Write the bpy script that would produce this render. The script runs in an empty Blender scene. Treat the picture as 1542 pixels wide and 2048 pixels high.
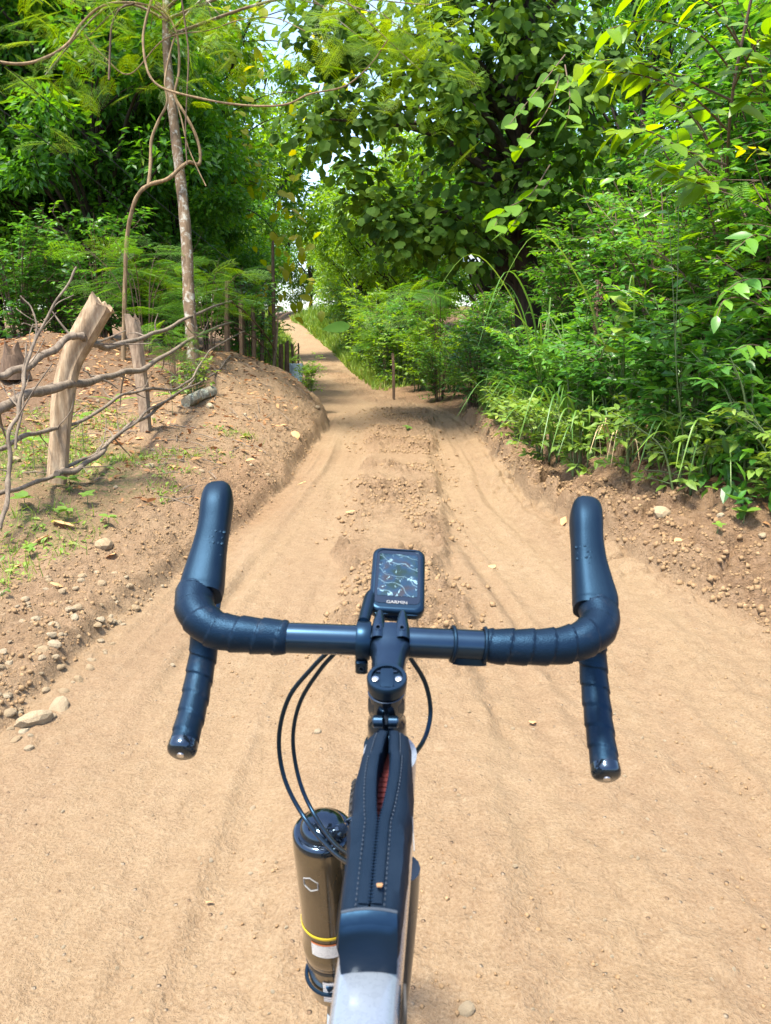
import bpy, math, random
import numpy as np
from mathutils import Matrix, Vector

# ------------------------------------------------------------------ camera, sky, sun, exposure
SC = bpy.context.scene
COL = SC.collection
H, PITCH, F = 1.32, math.radians(13.0), 1538.0
cam_d = bpy.data.cameras.new('camera')
cam = bpy.data.objects.new('camera', cam_d); COL.objects.link(cam)
cam.location = (0, 0, H)
cam.rotation_euler = (math.pi / 2 - PITCH, 0, 0)
cam_d.sensor_fit = 'VERTICAL'; cam_d.sensor_height = 24.0; cam_d.sensor_width = 18.07
cam_d.lens = 24.0 * F / 2048.0
cam_d.clip_start = 0.05; cam_d.clip_end = 2000
cam_d.dof.use_dof = True; cam_d.dof.focus_distance = 4.5; cam_d.dof.aperture_fstop = 11.0
SC.camera = cam

SUN = Vector((-0.24, -0.22, 0.945)).normalized()
world = bpy.data.worlds.new('World'); SC.world = world; world.use_nodes = True
wn = world.node_tree.nodes; wl = world.node_tree.links
sky = wn.new('ShaderNodeTexSky'); sky.sky_type = 'NISHITA'; sky.sun_disc = False
sky.sun_elevation = math.asin(SUN.z); sky.sun_rotation = math.atan2(SUN.x, SUN.y)
sky.dust_density = 2.2; sky.air_density = 1.0; sky.ozone_density = 1.5
bg = wn['Background']; bg.inputs[1].default_value = 0.15
wl.new(sky.outputs[0], bg.inputs[0])
sun_d = bpy.data.lights.new('sun', 'SUN'); sun_d.energy = 3.0; sun_d.angle = math.radians(10.0); sun_d.color = (1.0, 0.95, 0.82)
sun = bpy.data.objects.new('sun', sun_d); COL.objects.link(sun)
sun.rotation_euler = SUN.to_track_quat('Z', 'Y').to_euler()
SC.view_settings.view_transform = 'Standard'; SC.view_settings.look = 'None'
SC.view_settings.exposure = 1.88; SC.view_settings.gamma = 1.0
SC.cycles.use_denoising = True
SC.cycles.max_bounces = 6; SC.cycles.diffuse_bounces = 3; SC.cycles.glossy_bounces = 3
SC.cycles.transmission_bounces = 4; SC.cycles.transparent_max_bounces = 6

# ------------------------------------------------------------------ helpers
RNG = np.random.default_rng(7)
_sp, _cp = math.sin(PITCH), math.cos(PITCH)
def P(px, py, d):
    """survey helper: a point measured in the photograph (its pixel grid) at a distance d along the view axis, as a place in metres"""
    u = (px - 771.0) / F * d; v = (py - 1024.0) / F * d
    return np.array([u, d * _cp - v * _sp, H - d * _sp - v * _cp])
def PS(lst): return np.array([P(*t) for t in lst])

def smooth01(t):
    t = np.clip(t, 0, 1); return t * t * (3 - 2 * t)
def _hash(i, j, s):
    h = (i.astype(np.int64) * 374761393 + j.astype(np.int64) * 668265263 + s * 1442695041) & 0xffffffff
    h = ((h ^ (h >> 13)) * 1274126177) & 0xffffffff
    return ((h ^ (h >> 16)) & 0xffff) / 65535.0
def vnoise(x, y, s=0):
    xi = np.floor(x); yi = np.floor(y); fx = x - xi; fy = y - yi
    fx = fx * fx * (3 - 2 * fx); fy = fy * fy * (3 - 2 * fy)
    a = _hash(xi, yi, s); b = _hash(xi + 1, yi, s); c = _hash(xi, yi + 1, s); d = _hash(xi + 1, yi + 1, s)
    return (a * (1 - fx) + b * fx) * (1 - fy) + (c * (1 - fx) + d * fx) * fy - 0.5
def fbm(x, y, s=0, o=4, g=0.5):
    r = 0; a = 1.0
    for k in range(o):
        r = r + a * vnoise(x * 2 ** k + 17.3 * k, y * 2 ** k - 9.1 * k, s + k); a *= g
    return r
def cells(x, y, s=0):
    xi = np.floor(x); yi = np.floor(y); best = np.full(np.shape(x), 9.0); second = best.copy(); val = np.zeros(np.shape(x))
    for di in (-1, 0, 1):
        for dj in (-1, 0, 1):
            cx = xi + di; cy = yi + dj
            d = (cx + _hash(cx, cy, s) - x) ** 2 + (cy + _hash(cx, cy, s + 5) - y) ** 2
            v = _hash(cx, cy, s + 9)
            nb = d < best
            second = np.where(nb, best, np.minimum(second, d)); val = np.where(nb, v, val); best = np.where(nb, d, best)
    return np.sqrt(best), np.sqrt(second), val

def lut(xs, ys, sig=0.8):
    g = np.arange(-10, 220, 0.1); v = np.interp(g, xs, ys)
    k = np.exp(-0.5 * (np.arange(-40, 41) * 0.1 / sig) ** 2); k /= k.sum()
    v = np.convolve(np.pad(v, 40, mode='edge'), k, 'valid')
    return lambda y: np.interp(y, g, v)

def mesh_data(name, V, Fs, smooth=True, tint=None):
    me = bpy.data.meshes.new(name)
    V = np.asarray(V, dtype=np.float32).reshape(-1, 3)
    me.vertices.add(len(V)); me.vertices.foreach_set('co', V.ravel())
    Fs = [np.asarray(f, dtype=np.int32) for f in Fs if len(f)]
    idx = np.concatenate([f.ravel() for f in Fs]); tot = np.concatenate([np.full(len(f), f.shape[1], np.int32) for f in Fs])
    start = np.concatenate([[0], np.cumsum(tot)[:-1]]).astype(np.int32)
    me.loops.add(len(idx)); me.loops.foreach_set('vertex_index', idx)
    me.polygons.add(len(tot)); me.polygons.foreach_set('loop_start', start); me.polygons.foreach_set('loop_total', tot)
    me.polygons.foreach_set('use_smooth', np.full(len(tot), smooth))
    if tint is not None:
        a = me.attributes.new('tint', 'FLOAT', 'POINT'); a.data.foreach_set('value', np.asarray(tint, dtype=np.float32))
    me.update(calc_edges=True)
    return me
def wloc(o):
    v = np.zeros(3)
    while o is not None:
        v += np.array(o.location); o = o.parent
    return v
def obj(name, geo, mat, parent=None, smooth=True, tint=None, kind=None, at=None):
    """geo in world metres; the object's origin sits at its parent's place (or at 'at')"""
    V, Fs = geo
    V = np.asarray(V, dtype=np.float64)
    base = np.zeros(3)
    if parent is not None: base = wloc(parent)
    if at is not None: base = np.asarray(at, float)
    o = bpy.data.objects.new(name, mesh_data(name, V - base, Fs, smooth, tint))
    if at is not None: o.location = Vector(at) - (Vector(wloc(parent)) if parent is not None else Vector())
    if smooth and len(V) < 30000: o.data.set_sharp_from_angle(angle=math.radians(42))
    o.data.materials.append(mat); COL.objects.link(o)
    if parent is not None: o.parent = parent
    if kind: o['kind'] = kind
    return o
def tag(o, label, cat, group=None):
    o['label'] = label; o['category'] = cat
    if group: o['group'] = group
    return o
def thing(name, label, cat, loc, group=None):
    o = bpy.data.objects.new(name, None); COL.objects.link(o); o.location = loc; o.empty_display_size = 0.1
    return tag(o, label, cat, group)
def copy_tree(o, parent=None):
    c = o.copy(); COL.objects.link(c)
    if parent is not None: c.parent = parent
    for ch in list(o.children):
        copy_tree(ch, c)
    return c

def merge(geos):
    Vs, quads, tris, off = [], [], [], 0
    for V, Fs in geos:
        V = np.asarray(V, float); Vs.append(V)
        for f in Fs:
            f = np.asarray(f)
            if len(f) == 0: continue
            (quads if f.shape[1] == 4 else tris).append(f + off)
        off += len(V)
    out = []
    if quads: out.append(np.concatenate(quads))
    if tris: out.append(np.concatenate(tris))
    return np.concatenate(Vs), out
def spline(pts, n=8, closed=False):
    """Catmull-Rom through rows of any width"""
    p = np.asarray(pts, float)
    if len(p) < 3: return np.array([p[0] + (p[1] - p[0]) * t for t in np.linspace(0, 1, n + 1)])
    q = np.vstack([2 * p[0] - p[1], p, 2 * p[-1] - p[-2]])
    out = []
    for i in range(1, len(q) - 2):
        a, b, c, d = q[i - 1], q[i], q[i + 1], q[i + 2]
        for t in np.linspace(0, 1, n, endpoint=False):
            out.append(0.5 * (2 * b + (c - a) * t + (2 * a - 5 * b + 4 * c - d) * t * t + (3 * b - 3 * c + d - a) * t ** 3))
    out.append(p[-1]); return np.array(out)
def frames(p):
    T = np.gradient(p, axis=0); T /= np.linalg.norm(T, axis=1)[:, None] + 1e-12
    ref = np.array([0, 0, 1.0]) if abs(T[0][2]) < 0.9 else np.array([1.0, 0, 0])
    N = np.cross(T[0], ref); N /= np.linalg.norm(N); Ns = [N]
    for i in range(1, len(p)):
        N = N - T[i] * N.dot(T[i]); N /= np.linalg.norm(N) + 1e-12; Ns.append(N)
    Ns = np.array(Ns); return T, Ns, np.cross(T, Ns)
def tube(p, r, seg=8, cap=True, rfun=None, flat=1.0):
    p = np.asarray(p, float); n = len(p); r = np.broadcast_to(np.asarray(r, float), (n,))
    T, N, B = frames(p); a = np.arange(seg) * 2 * math.pi / seg
    R = np.repeat(r[:, None], seg, 1)
    if rfun is not None: R = rfun(R, np.concatenate([[0], np.cumsum(np.linalg.norm(np.diff(p, axis=0), axis=1))])[:, None], a[None, :])
    V = (p[:, None, :] + R[..., None] * (np.cos(a)[None, :, None] * N[:, None, :] + flat * np.sin(a)[None, :, None] * B[:, None, :])).reshape(-1, 3)
    i = np.arange(n - 1)[:, None] * seg; j = np.arange(seg)[None, :]; k = (j + 1) % seg
    q = np.stack([i + j, i + k, i + seg + k, i + seg + j], -1).reshape(-1, 4)
    Fs = [q]
    if cap:
        V = np.vstack([V, p[0], p[-1]]); c0, c1 = n * seg, n * seg + 1; jj = np.arange(seg); kk = (jj + 1) % seg
        Fs.append(np.concatenate([np.stack([np.full(seg, c0), kk, jj], -1), np.stack([np.full(seg, c1), (n - 1) * seg + jj, (n - 1) * seg + kk], -1)]))
    return V, Fs
def lathe(prof, org, axis, seg=24):
    """prof rows: (distance along axis, radius)"""
    prof = np.asarray(prof, float); ax = np.asarray(axis, float); ax /= np.linalg.norm(ax)
    ref = np.array([1.0, 0, 0]) if abs(ax[0]) < 0.9 else np.array([0, 1.0, 0])
    n = np.cross(ax, ref); n /= np.linalg.norm(n); b = np.cross(ax, n); a = np.arange(seg) * 2 * math.pi / seg
    V = (np.asarray(org)[None, None] + prof[:, 0][:, None, None] * ax + prof[:, 1][:, None, None] * (np.cos(a)[None, :, None] * n + np.sin(a)[None, :, None] * b)).reshape(-1, 3)
    m = len(prof); i = np.arange(m - 1)[:, None] * seg; j = np.arange(seg)[None, :]; k = (j + 1) % seg
    return V, [np.stack([i + j, i + seg + j, i + seg + k, i + k], -1).reshape(-1, 4)]
def torus(c, axis, R, r, S=28, s=8):
    ax = np.asarray(axis, float); ax /= np.linalg.norm(ax); ref = np.array([1.0, 0, 0]) if abs(ax[0]) < 0.9 else np.array([0, 1.0, 0])
    n = np.cross(ax, ref); n /= np.linalg.norm(n); b = np.cross(ax, n)
    A = np.arange(S) * 2 * math.pi / S; a = np.arange(s) * 2 * math.pi / s
    d = np.cos(A)[:, None] * n + np.sin(A)[:, None] * b
    V = (np.asarray(c) + (R + r * np.cos(a))[None, :, None] * d[:, None, :] + (r * np.sin(a))[None, :, None] * ax).reshape(-1, 3)
    I = np.arange(S)[:, None]; J = np.arange(s)[None, :]
    return V, [np.stack([I * s + J, ((I + 1) % S) * s + J, ((I + 1) % S) * s + (J + 1) % s, I * s + (J + 1) % s], -1).reshape(-1, 4)]
def box(c, X, Y, Z, bev=0.0):
    """box round c with half-axis vectors X, Y, Z and chamfered vertical profile"""
    c, X, Y, Z = [np.asarray(t, float) for t in (c, X, Y, Z)]
    b = bev
    def ring(z, s):
        e = 1 - b if b else 1.0
        pts = [(-e, -1), (e, -1), (1, -e), (1, e), (e, 1), (-e, 1), (-1, e), (-1, -e)]
        return np.array([c + X * p[0] * s + Y * p[1] * s + Z * z for p in pts])
    zs = [(-1, 1 - b), (-1 + b, 1), (1 - b, 1), (1, 1 - b)] if b else [(-1, 1), (1, 1)]
    V = np.vstack([ring(z, s) for z, s in zs]); m = len(zs)
    i = np.arange(m - 1)[:, None] * 8; j = np.arange(8)[None, :]; k = (j + 1) % 8
    V = np.vstack([V, c - Z, c + Z]); n0 = m * 8; jj = np.arange(8); kk = (jj + 1) % 8
    return V, [np.stack([i + j, i + k, i + 8 + k, i + 8 + j], -1).reshape(-1, 4),
               np.concatenate([np.stack([np.full(8, n0), kk, jj], -1), np.stack([np.full(8, n0 + 1), (m - 1) * 8 + jj, (m - 1) * 8 + kk], -1)])]
def loft(rings, cap=True):
    R = np.asarray(rings, float); m, s, _ = R.shape; V = R.reshape(-1, 3)
    i = np.arange(m - 1)[:, None] * s; j = np.arange(s)[None, :]; k = (j + 1) % s
    Fs = [np.stack([i + j, i + k, i + s + k, i + s + j], -1).reshape(-1, 4)]
    if cap:
        V = np.vstack([V, R[0].mean(0), R[-1].mean(0)]); n0 = m * s; jj = np.arange(s); kk = (jj + 1) % s
        Fs.append(np.concatenate([np.stack([np.full(s, n0), kk, jj], -1), np.stack([np.full(s, n0 + 1), (m - 1) * s + jj, (m - 1) * s + kk], -1)]))
    return V, Fs

# ------------------------------------------------------------------ materials
class NT:
    def __init__(s, name):
        s.m = bpy.data.materials.new(name); s.m.use_nodes = True; s.t = s.m.node_tree; s.p = s.t.nodes['Principled BSDF']; s.out = s.t.nodes['Material Output']
    def n(s, typ, **kw):
        x = s.t.nodes.new(typ)
        for k, v in kw.items(): setattr(x, k, v)
        return x
    def set(s, node, key, val):
        i = node.inputs[key]
        if hasattr(val, 'is_linked') or isinstance(val, bpy.types.NodeSocket): s.t.links.new(val, i)
        else: i.default_value = val
    def noise(s, scale, det=4, rough=0.55, vec=None, dist=0.0):
        x = s.n('ShaderNodeTexNoise'); s.set(x, 'Scale', scale); s.set(x, 'Detail', det); s.set(x, 'Roughness', rough); s.set(x, 'Distortion', dist)
        if vec is not None: s.set(x, 'Vector', vec)
        return x.outputs['Fac']
    def ramp(s, fac, stops):
        x = s.n('ShaderNodeValToRGB'); s.set(x, 'Fac', fac)
        e = x.color_ramp.elements
        while len(e) < len(stops): e.new(0.5)
        for q, (p, c) in zip(e, stops): q.position = p; q.color = c if len(c) == 4 else (*c, 1)
        return x.outputs['Color']
    def mix(s, fac, a, b, mode='MIX'):
        x = s.n('ShaderNodeMix', data_type='RGBA', blend_type=mode); s.set(x, 0, fac)
        for key, val in ((6, a), (7, b)):
            if isinstance(val, tuple): val = val if len(val) == 4 else (*val, 1)
            s.set(x, key, val)
        return x.outputs[2]
    def math(s, op, a, b=0.0):
        x = s.n('ShaderNodeMath', operation=op); s.set(x, 0, a); s.set(x, 1, b); return x.outputs[0]
    def attr(s, name): return s.n('ShaderNodeAttribute', attribute_name=name)
    def coord(s, kind='Object'): return s.n('ShaderNodeTexCoord').outputs[kind]
    def bump(s, h, strength=0.5, dist=0.01):
        b = s.n('ShaderNodeBump'); s.set(b, 'Height', h); s.set(b, 'Strength', strength); s.set(b, 'Distance', dist); s.set(s.p, 'Normal', b.outputs[0]); return b

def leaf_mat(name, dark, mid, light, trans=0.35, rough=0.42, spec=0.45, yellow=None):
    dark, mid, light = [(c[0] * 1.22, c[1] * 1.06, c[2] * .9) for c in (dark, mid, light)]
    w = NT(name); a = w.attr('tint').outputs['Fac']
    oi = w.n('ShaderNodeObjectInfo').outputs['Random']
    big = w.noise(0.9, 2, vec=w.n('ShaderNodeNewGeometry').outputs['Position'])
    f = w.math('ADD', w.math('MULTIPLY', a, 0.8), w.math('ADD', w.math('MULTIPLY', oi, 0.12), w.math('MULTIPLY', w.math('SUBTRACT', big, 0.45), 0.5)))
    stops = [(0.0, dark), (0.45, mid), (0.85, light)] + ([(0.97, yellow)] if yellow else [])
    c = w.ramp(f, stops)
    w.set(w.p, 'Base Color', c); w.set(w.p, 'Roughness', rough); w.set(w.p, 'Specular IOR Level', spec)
    tr = w.n('ShaderNodeBsdfTranslucent'); hs = w.n('ShaderNodeHueSaturation'); w.set(hs, 'Color', c); w.set(hs, 'Hue', 0.478); w.set(hs, 'Value', 1.7); w.set(hs, 'Saturation', 1.1); w.t.links.new(hs.outputs[0], tr.inputs['Color'])
    mx = w.n('ShaderNodeMixShader'); mx.inputs[0].default_value = trans
    w.t.links.new(w.p.outputs[0], mx.inputs[1]); w.t.links.new(tr.outputs[0], mx.inputs[2]); w.t.links.new(mx.outputs[0], w.out.inputs[0])
    return w.m
def plain(name, col, rough=0.5, metal=0.0, spec=0.5, coat=0.0, noise_amt=0.15, nscale=40, bump=0.0, bscale=300, bdist=0.001):
    w = NT(name); v = w.noise(nscale, 4, vec=w.coord())
    lo = tuple(c * (1 - noise_amt) for c in col); hi = tuple(min(1, c * (1 + noise_amt)) for c in col)
    w.set(w.p, 'Base Color', w.ramp(v, [(0.3, lo), (0.7, hi)])); w.set(w.p, 'Metallic', metal); w.set(w.p, 'Specular IOR Level', spec)
    r = w.n('ShaderNodeMapRange'); w.set(r, 0, v); w.set(r, 3, max(0.02, rough - 0.07)); w.set(r, 4, min(1, rough + 0.07)); w.set(w.p, 'Roughness', r.outputs[0])
    if coat: w.set(w.p, 'Coat Weight', coat); w.set(w.p, 'Coat Roughness', 0.08)
    if bump: w.bump(w.noise(bscale, 2, vec=w.coord()), bump, bdist)
    return w.m
def wood_mat(name, dark, light, sx=30, bump=0.6, lichen=None):
    w = NT(name); co = w.coord(); mp = w.n('ShaderNodeMapping'); w.set(mp, 'Vector', co); mp.inputs['Scale'].default_value = (sx, sx, sx * 0.07)
    v = w.noise(1.0, 6, 0.65, mp.outputs[0]); b = w.noise(9, 4, 0.6, co)
    c = w.mix(w.ramp(b, [(0.35, (0, 0, 0)), (0.65, (1, 1, 1))]), w.ramp(v, [(0.3, dark), (0.7, light)]), w.ramp(v, [(0.3, tuple(x * 0.7 for x in dark)), (0.75, tuple(x * 0.85 for x in light))]))
    if lichen:
        l = w.noise(11, 6, 0.7, co, 0.8); c = w.mix(w.ramp(l, [(0.52, (0, 0, 0)), (0.62, (1, 1, 1))]), c, lichen)
    w.set(w.p, 'Base Color', c); w.set(w.p, 'Roughness', 0.85); w.set(w.p, 'Specular IOR Level', 0.25)
    w.bump(w.math('ADD', v, w.math('MULTIPLY', b, 0.5)), bump, 0.012)
    return w.m

M = {}
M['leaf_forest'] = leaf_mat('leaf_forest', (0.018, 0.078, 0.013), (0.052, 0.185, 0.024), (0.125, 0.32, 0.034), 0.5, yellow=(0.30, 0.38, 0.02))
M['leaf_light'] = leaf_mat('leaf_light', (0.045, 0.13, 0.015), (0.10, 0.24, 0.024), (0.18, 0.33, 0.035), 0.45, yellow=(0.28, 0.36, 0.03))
M['leaf_big'] = leaf_mat('leaf_big', (0.016, 0.050, 0.008), (0.055, 0.135, 0.018), (0.13, 0.24, 0.03), 0.42, 0.65, 0.18, yellow=(0.24, 0.29, 0.03))
M['leaf_shrub'] = leaf_mat('leaf_shrub', (0.018, 0.080, 0.016), (0.056, 0.198, 0.030), (0.13, 0.31, 0.038), 0.42, 0.36, 0.5, yellow=(0.26, 0.36, 0.035))
M['leaf_pinnate'] = leaf_mat('leaf_pinnate', (0.030, 0.115, 0.020), (0.075, 0.21, 0.026), (0.16, 0.31, 0.03), 0.45, 0.45, 0.4)
M['leaf_sapling'] = leaf_mat('leaf_sapling', (0.055, 0.15, 0.014), (0.11, 0.24, 0.02), (0.19, 0.32, 0.025), 0.5, 0.4, 0.45, yellow=(0.28, 0.32, 0.02))
M['leaf_yellow'] = leaf_mat('leaf_yellow', (0.13, 0.22, 0.014), (0.21, 0.29, 0.018), (0.32, 0.33, 0.02), 0.55, 0.5, 0.3)
M['leaf_vine'] = leaf_mat('leaf_vine', (0.10, 0.22, 0.03), (0.15, 0.28, 0.04), (0.22, 0.33, 0.045), 0.45, 0.4, 0.45)
M['grass'] = leaf_mat('grass_blade', (0.03, 0.10, 0.02), (0.065, 0.18, 0.03), (0.12, 0.24, 0.04), 0.35, 0.4, 0.45, yellow=(0.2, 0.24, 0.06))
M['weed'] = leaf_mat('weed', (0.06, 0.15, 0.02), (0.11, 0.22, 0.035), (0.18, 0.29, 0.05), 0.35, 0.5, 0.35, yellow=(0.26, 0.27, 0.06))
M['dead_leaf'] = leaf_mat('dead_leaf', (0.12, 0.065, 0.03), (0.24, 0.14, 0.07), (0.42, 0.28, 0.15), 0.12, 0.75, 0.2)
M['bark_dark'] = wood_mat('bark_dark', (0.022, 0.016, 0.012), (0.06, 0.045, 0.032), 22)
M['bark_pale'] = wood_mat('bark_pale', (0.11, 0.07, 0.04), (0.24, 0.165, 0.10), 26, 0.8, (0.36, 0.34, 0.28))
M['bark_vine'] = wood_mat('bark_vine', (0.13, 0.08, 0.04), (0.36, 0.25, 0.14), 30, 0.9)
M['post_wood'] = wood_mat('post_wood', (0.20, 0.125, 0.068), (0.46, 0.345, 0.225), 34, 0.8)
M['grey_wood'] = wood_mat('grey_wood', (0.14, 0.09, 0.058), (0.36, 0.265, 0.18), 34, 0.9)
M['branch_wood'] = wood_mat('branch_wood', (0.095, 0.07, 0.05), (0.28, 0.22, 0.16), 40, 0.7)
M['stake_wood'] = wood_mat('stake_wood', (0.06, 0.038, 0.025), (0.17, 0.11, 0.07), 34, 0.7)
M['stem_green'] = plain('stem_green', (0.09, 0.13, 0.04), 0.6)
M['stem_brown'] = plain('stem_brown', (0.10, 0.06, 0.035), 0.75)

def soil_nodes(w):
    pos = w.n('ShaderNodeNewGeometry').outputs['Position']
    z = w.attr('zone'); sep = w.n('ShaderNodeSeparateColor'); w.set(sep, 0, z.outputs['Color'])
    litter, damp, moss = sep.outputs[0], sep.outputs[1], sep.outputs[2]
    n1 = w.noise(1.3, 5, 0.6, pos, 0.4); n2 = w.noise(14, 6, 0.65, pos); n3 = w.noise(120, 4, 0.7, pos)
    base = w.ramp(n1, [(0.30, (0.180, 0.107, 0.054)), (0.5, (0.234, 0.152, 0.081)), (0.72, (0.275, 0.189, 0.110))])
    mp = w.n('ShaderNodeMapping'); w.set(mp, 'Vector', pos); mp.inputs['Scale'].default_value = (2.6, 0.35, 1.0)
    n4 = w.noise(1.0, 5, 0.6, mp.outputs[0], 0.3)
    base = w.mix(0.62, base, w.ramp(n4, [(0.30, (0.143, 0.077, 0.041)), (0.44, (0.224, 0.136, 0.076)), (0.56, (0.258, 0.169, 0.090)), (0.70, (0.329, 0.229, 0.145))]))
    base = w.mix(0.42, base, w.ramp(n2, [(0.3, (0.161, 0.094, 0.048)), (0.52, (0.243, 0.161, 0.088)), (0.75, (0.323, 0.244, 0.154))]))
    base = w.mix(0.42, base, w.ramp(n3, [(0.3, (0.097, 0.057, 0.029)), (0.7, (0.334, 0.255, 0.166))]))
    rough = z.outputs['Alpha']
    base = w.mix(w.math('MULTIPLY', rough, 0.7), base, w.ramp(w.noise(26, 6, 0.7, pos, 0.5), [(0.32, (0.120, 0.069, 0.036)), (0.5, (0.245, 0.153, 0.085)), (0.7, (0.348, 0.232, 0.146))]))
    base = w.mix(w.math('MULTIPLY', damp, 0.55), base, w.mix(n2, (0.139, 0.070, 0.035), (0.222, 0.127, 0.068)))
    lit = w.ramp(w.noise(38, 6, 0.7, pos, 0.8), [(0.30, (0.041, 0.022, 0.012)), (0.5, (0.107, 0.060, 0.035)), (0.72, (0.194, 0.127, 0.080))])
    base = w.mix(w.math('MULTIPLY', litter, 0.75), base, lit)
    base = w.mix(w.math('MULTIPLY', moss, w.ramp(w.noise(22, 5, 0.7, pos), [(0.42, (0, 0, 0)), (0.62, (1, 1, 1))])), base, (0.092, 0.107, 0.035))
    crk = w.n('ShaderNodeTexVoronoi', feature='DISTANCE_TO_EDGE'); w.set(crk, 'Vector', w.mix(0.12, pos, w.n('ShaderNodeTexNoise').outputs['Color'])); w.set(crk, 'Scale', 7.0)
    crack = w.math('MULTIPLY', w.ramp(crk.outputs['Distance'], [(0.0, (1, 1, 1)), (0.03, (0, 0, 0))]), w.ramp(w.noise(1.1, 3, 0.5, pos), [(0.50, (0, 0, 0)), (0.60, (1, 1, 1))]))
    base = w.mix(w.math('MULTIPLY', crack, 0.18), base, (0.115, 0.067, 0.034))
    vo = w.n('ShaderNodeTexVoronoi'); w.set(vo, 'Vector', pos); w.set(vo, 'Scale', 34.0); w.set(vo, 'Randomness', 1.0)
    peb = w.ramp(vo.outputs['Distance'], [(0.10, (1, 1, 1)), (0.2, (0, 0, 0))])
    sepv = w.n('ShaderNodeSeparateColor'); w.set(sepv, 0, vo.outputs['Color'])
    pick = w.ramp(sepv.outputs[0], [(0.80, (0, 0, 0)), (0.84, (1, 1, 1))])
    pf = w.math('MULTIPLY', peb, pick)
    base = w.mix(w.math('MULTIPLY', pf, 0.55), base, w.ramp(sepv.outputs[1], [(0.2, (0.161, 0.096, 0.059)), (0.8, (0.355, 0.295, 0.220))]))
    w.set(w.p, 'Base Color', base); w.set(w.p, 'Roughness', 0.92); w.set(w.p, 'Specular IOR Level', 0.18)
    n5 = w.noise(48, 5, 0.7, pos)
    hgt = w.math('ADD', w.math('ADD', w.math('MULTIPLY', n2, 0.7), w.math('ADD', w.math('MULTIPLY', n5, 0.55), w.math('MULTIPLY', n3, 0.35))), w.math('MULTIPLY', pf, 0.35))
    hgt = w.math('ADD', hgt, w.math('MULTIPLY', w.math('MULTIPLY', rough, n5), 1.2))
    w.bump(hgt, 1.0, 0.022)
w = NT('soil'); soil_nodes(w); M['soil'] = w.m
M['stone'] = None
w = NT('stone'); pos = w.coord(); v = w.noise(18, 6, 0.65, pos); oi = w.n('ShaderNodeObjectInfo').outputs['Random']
w.set(w.p, 'Base Color', w.mix(w.math('MULTIPLY', oi, 0.7), w.ramp(v, [(0.3, (0.211, 0.132, 0.066)), (0.7, (0.365, 0.272, 0.154))]), w.ramp(v, [(0.3, (0.281, 0.219, 0.139)), (0.7, (0.450, 0.390, 0.277))])))
w.set(w.p, 'Roughness', 0.9); w.bump(v, 0.8, 0.01); M['stone'] = w.m
w = NT('clod'); pos = w.n('ShaderNodeNewGeometry').outputs['Position']; v = w.noise(40, 5, 0.65, pos); v1 = w.noise(2.0, 3, 0.6, pos)
w.set(w.p, 'Base Color', w.mix(v1, w.ramp(v, [(0.3, (0.162, 0.089, 0.040)), (0.7, (0.277, 0.177, 0.093))]), w.ramp(v, [(0.3, (0.196, 0.125, 0.065)), (0.7, (0.322, 0.226, 0.128))])))
w.set(w.p, 'Roughness', 0.95); w.set(w.p, 'Specular IOR Level', 0.15); w.bump(v, 0.8, 0.008); M['clod'] = w.m

# ------------------------------------------------------------------ ground
road_l = lut([0, 3.2, 4.5, 6, 9, 13, 14.5, 16, 18, 22, 29, 40, 50, 58, 70, 120], [-1.34, -1.28, -1.1, -0.90, -0.86, -0.98, -1.38, -1.80, -2.15, -2.6, -3.25, -4.6, -6.05, -8.25, -12, -30], 0.5)
road_r = lut([0, 3, 4.5, 6.2, 10, 12.5, 14.2, 16.8, 20, 26.7, 40, 50, 58, 70, 120], [2.1, 1.78, 1.46, 1.16, 1.2, 1.25, 0.85, 0.05, -0.4, -1.1, -2.5, -3.95, -6.1, -9.9, -28], 0.5)
road_z = lut([0, 14, 18, 24, 30, 40, 50, 58, 63, 70, 200], [0, 0, -0.05, -0.03, 0.0, 0.27, 0.64, 1.95, 2.45, 2.5, 3.0], 1.2)
ridge_c = lut([0, 4.7, 6.2, 13, 15, 18, 22, 29, 40], [0.03, 0.06, 0.11, 0.26, 0.2, -0.3, -0.9, -2.0, -3.4], 0.8)
ridge_w = lut([0, 4.7, 6.2, 13, 20, 60], [0.28, 0.31, 0.37, 0.52, 0.4, 0.4], 0.8)
bank_l = lut([0, 2, 5, 7, 9.5, 12, 16, 20, 28, 45, 60, 200], [0.10, 0.13, 0.36, 0.48, 0.70, 0.97, 0.98, 0.8, 0.6, 0.6, 0.7, 0.7], 1.0)
bank_r = lut([0, 3, 5, 8, 11, 13.5, 16, 20, 28, 45, 60, 200], [0.10, 0.25, 0.85, 1.3, 1.1, 0.35, 0.22, 0.3, 0.5, 0.9, 1.0, 1.0], 1.0)
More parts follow.
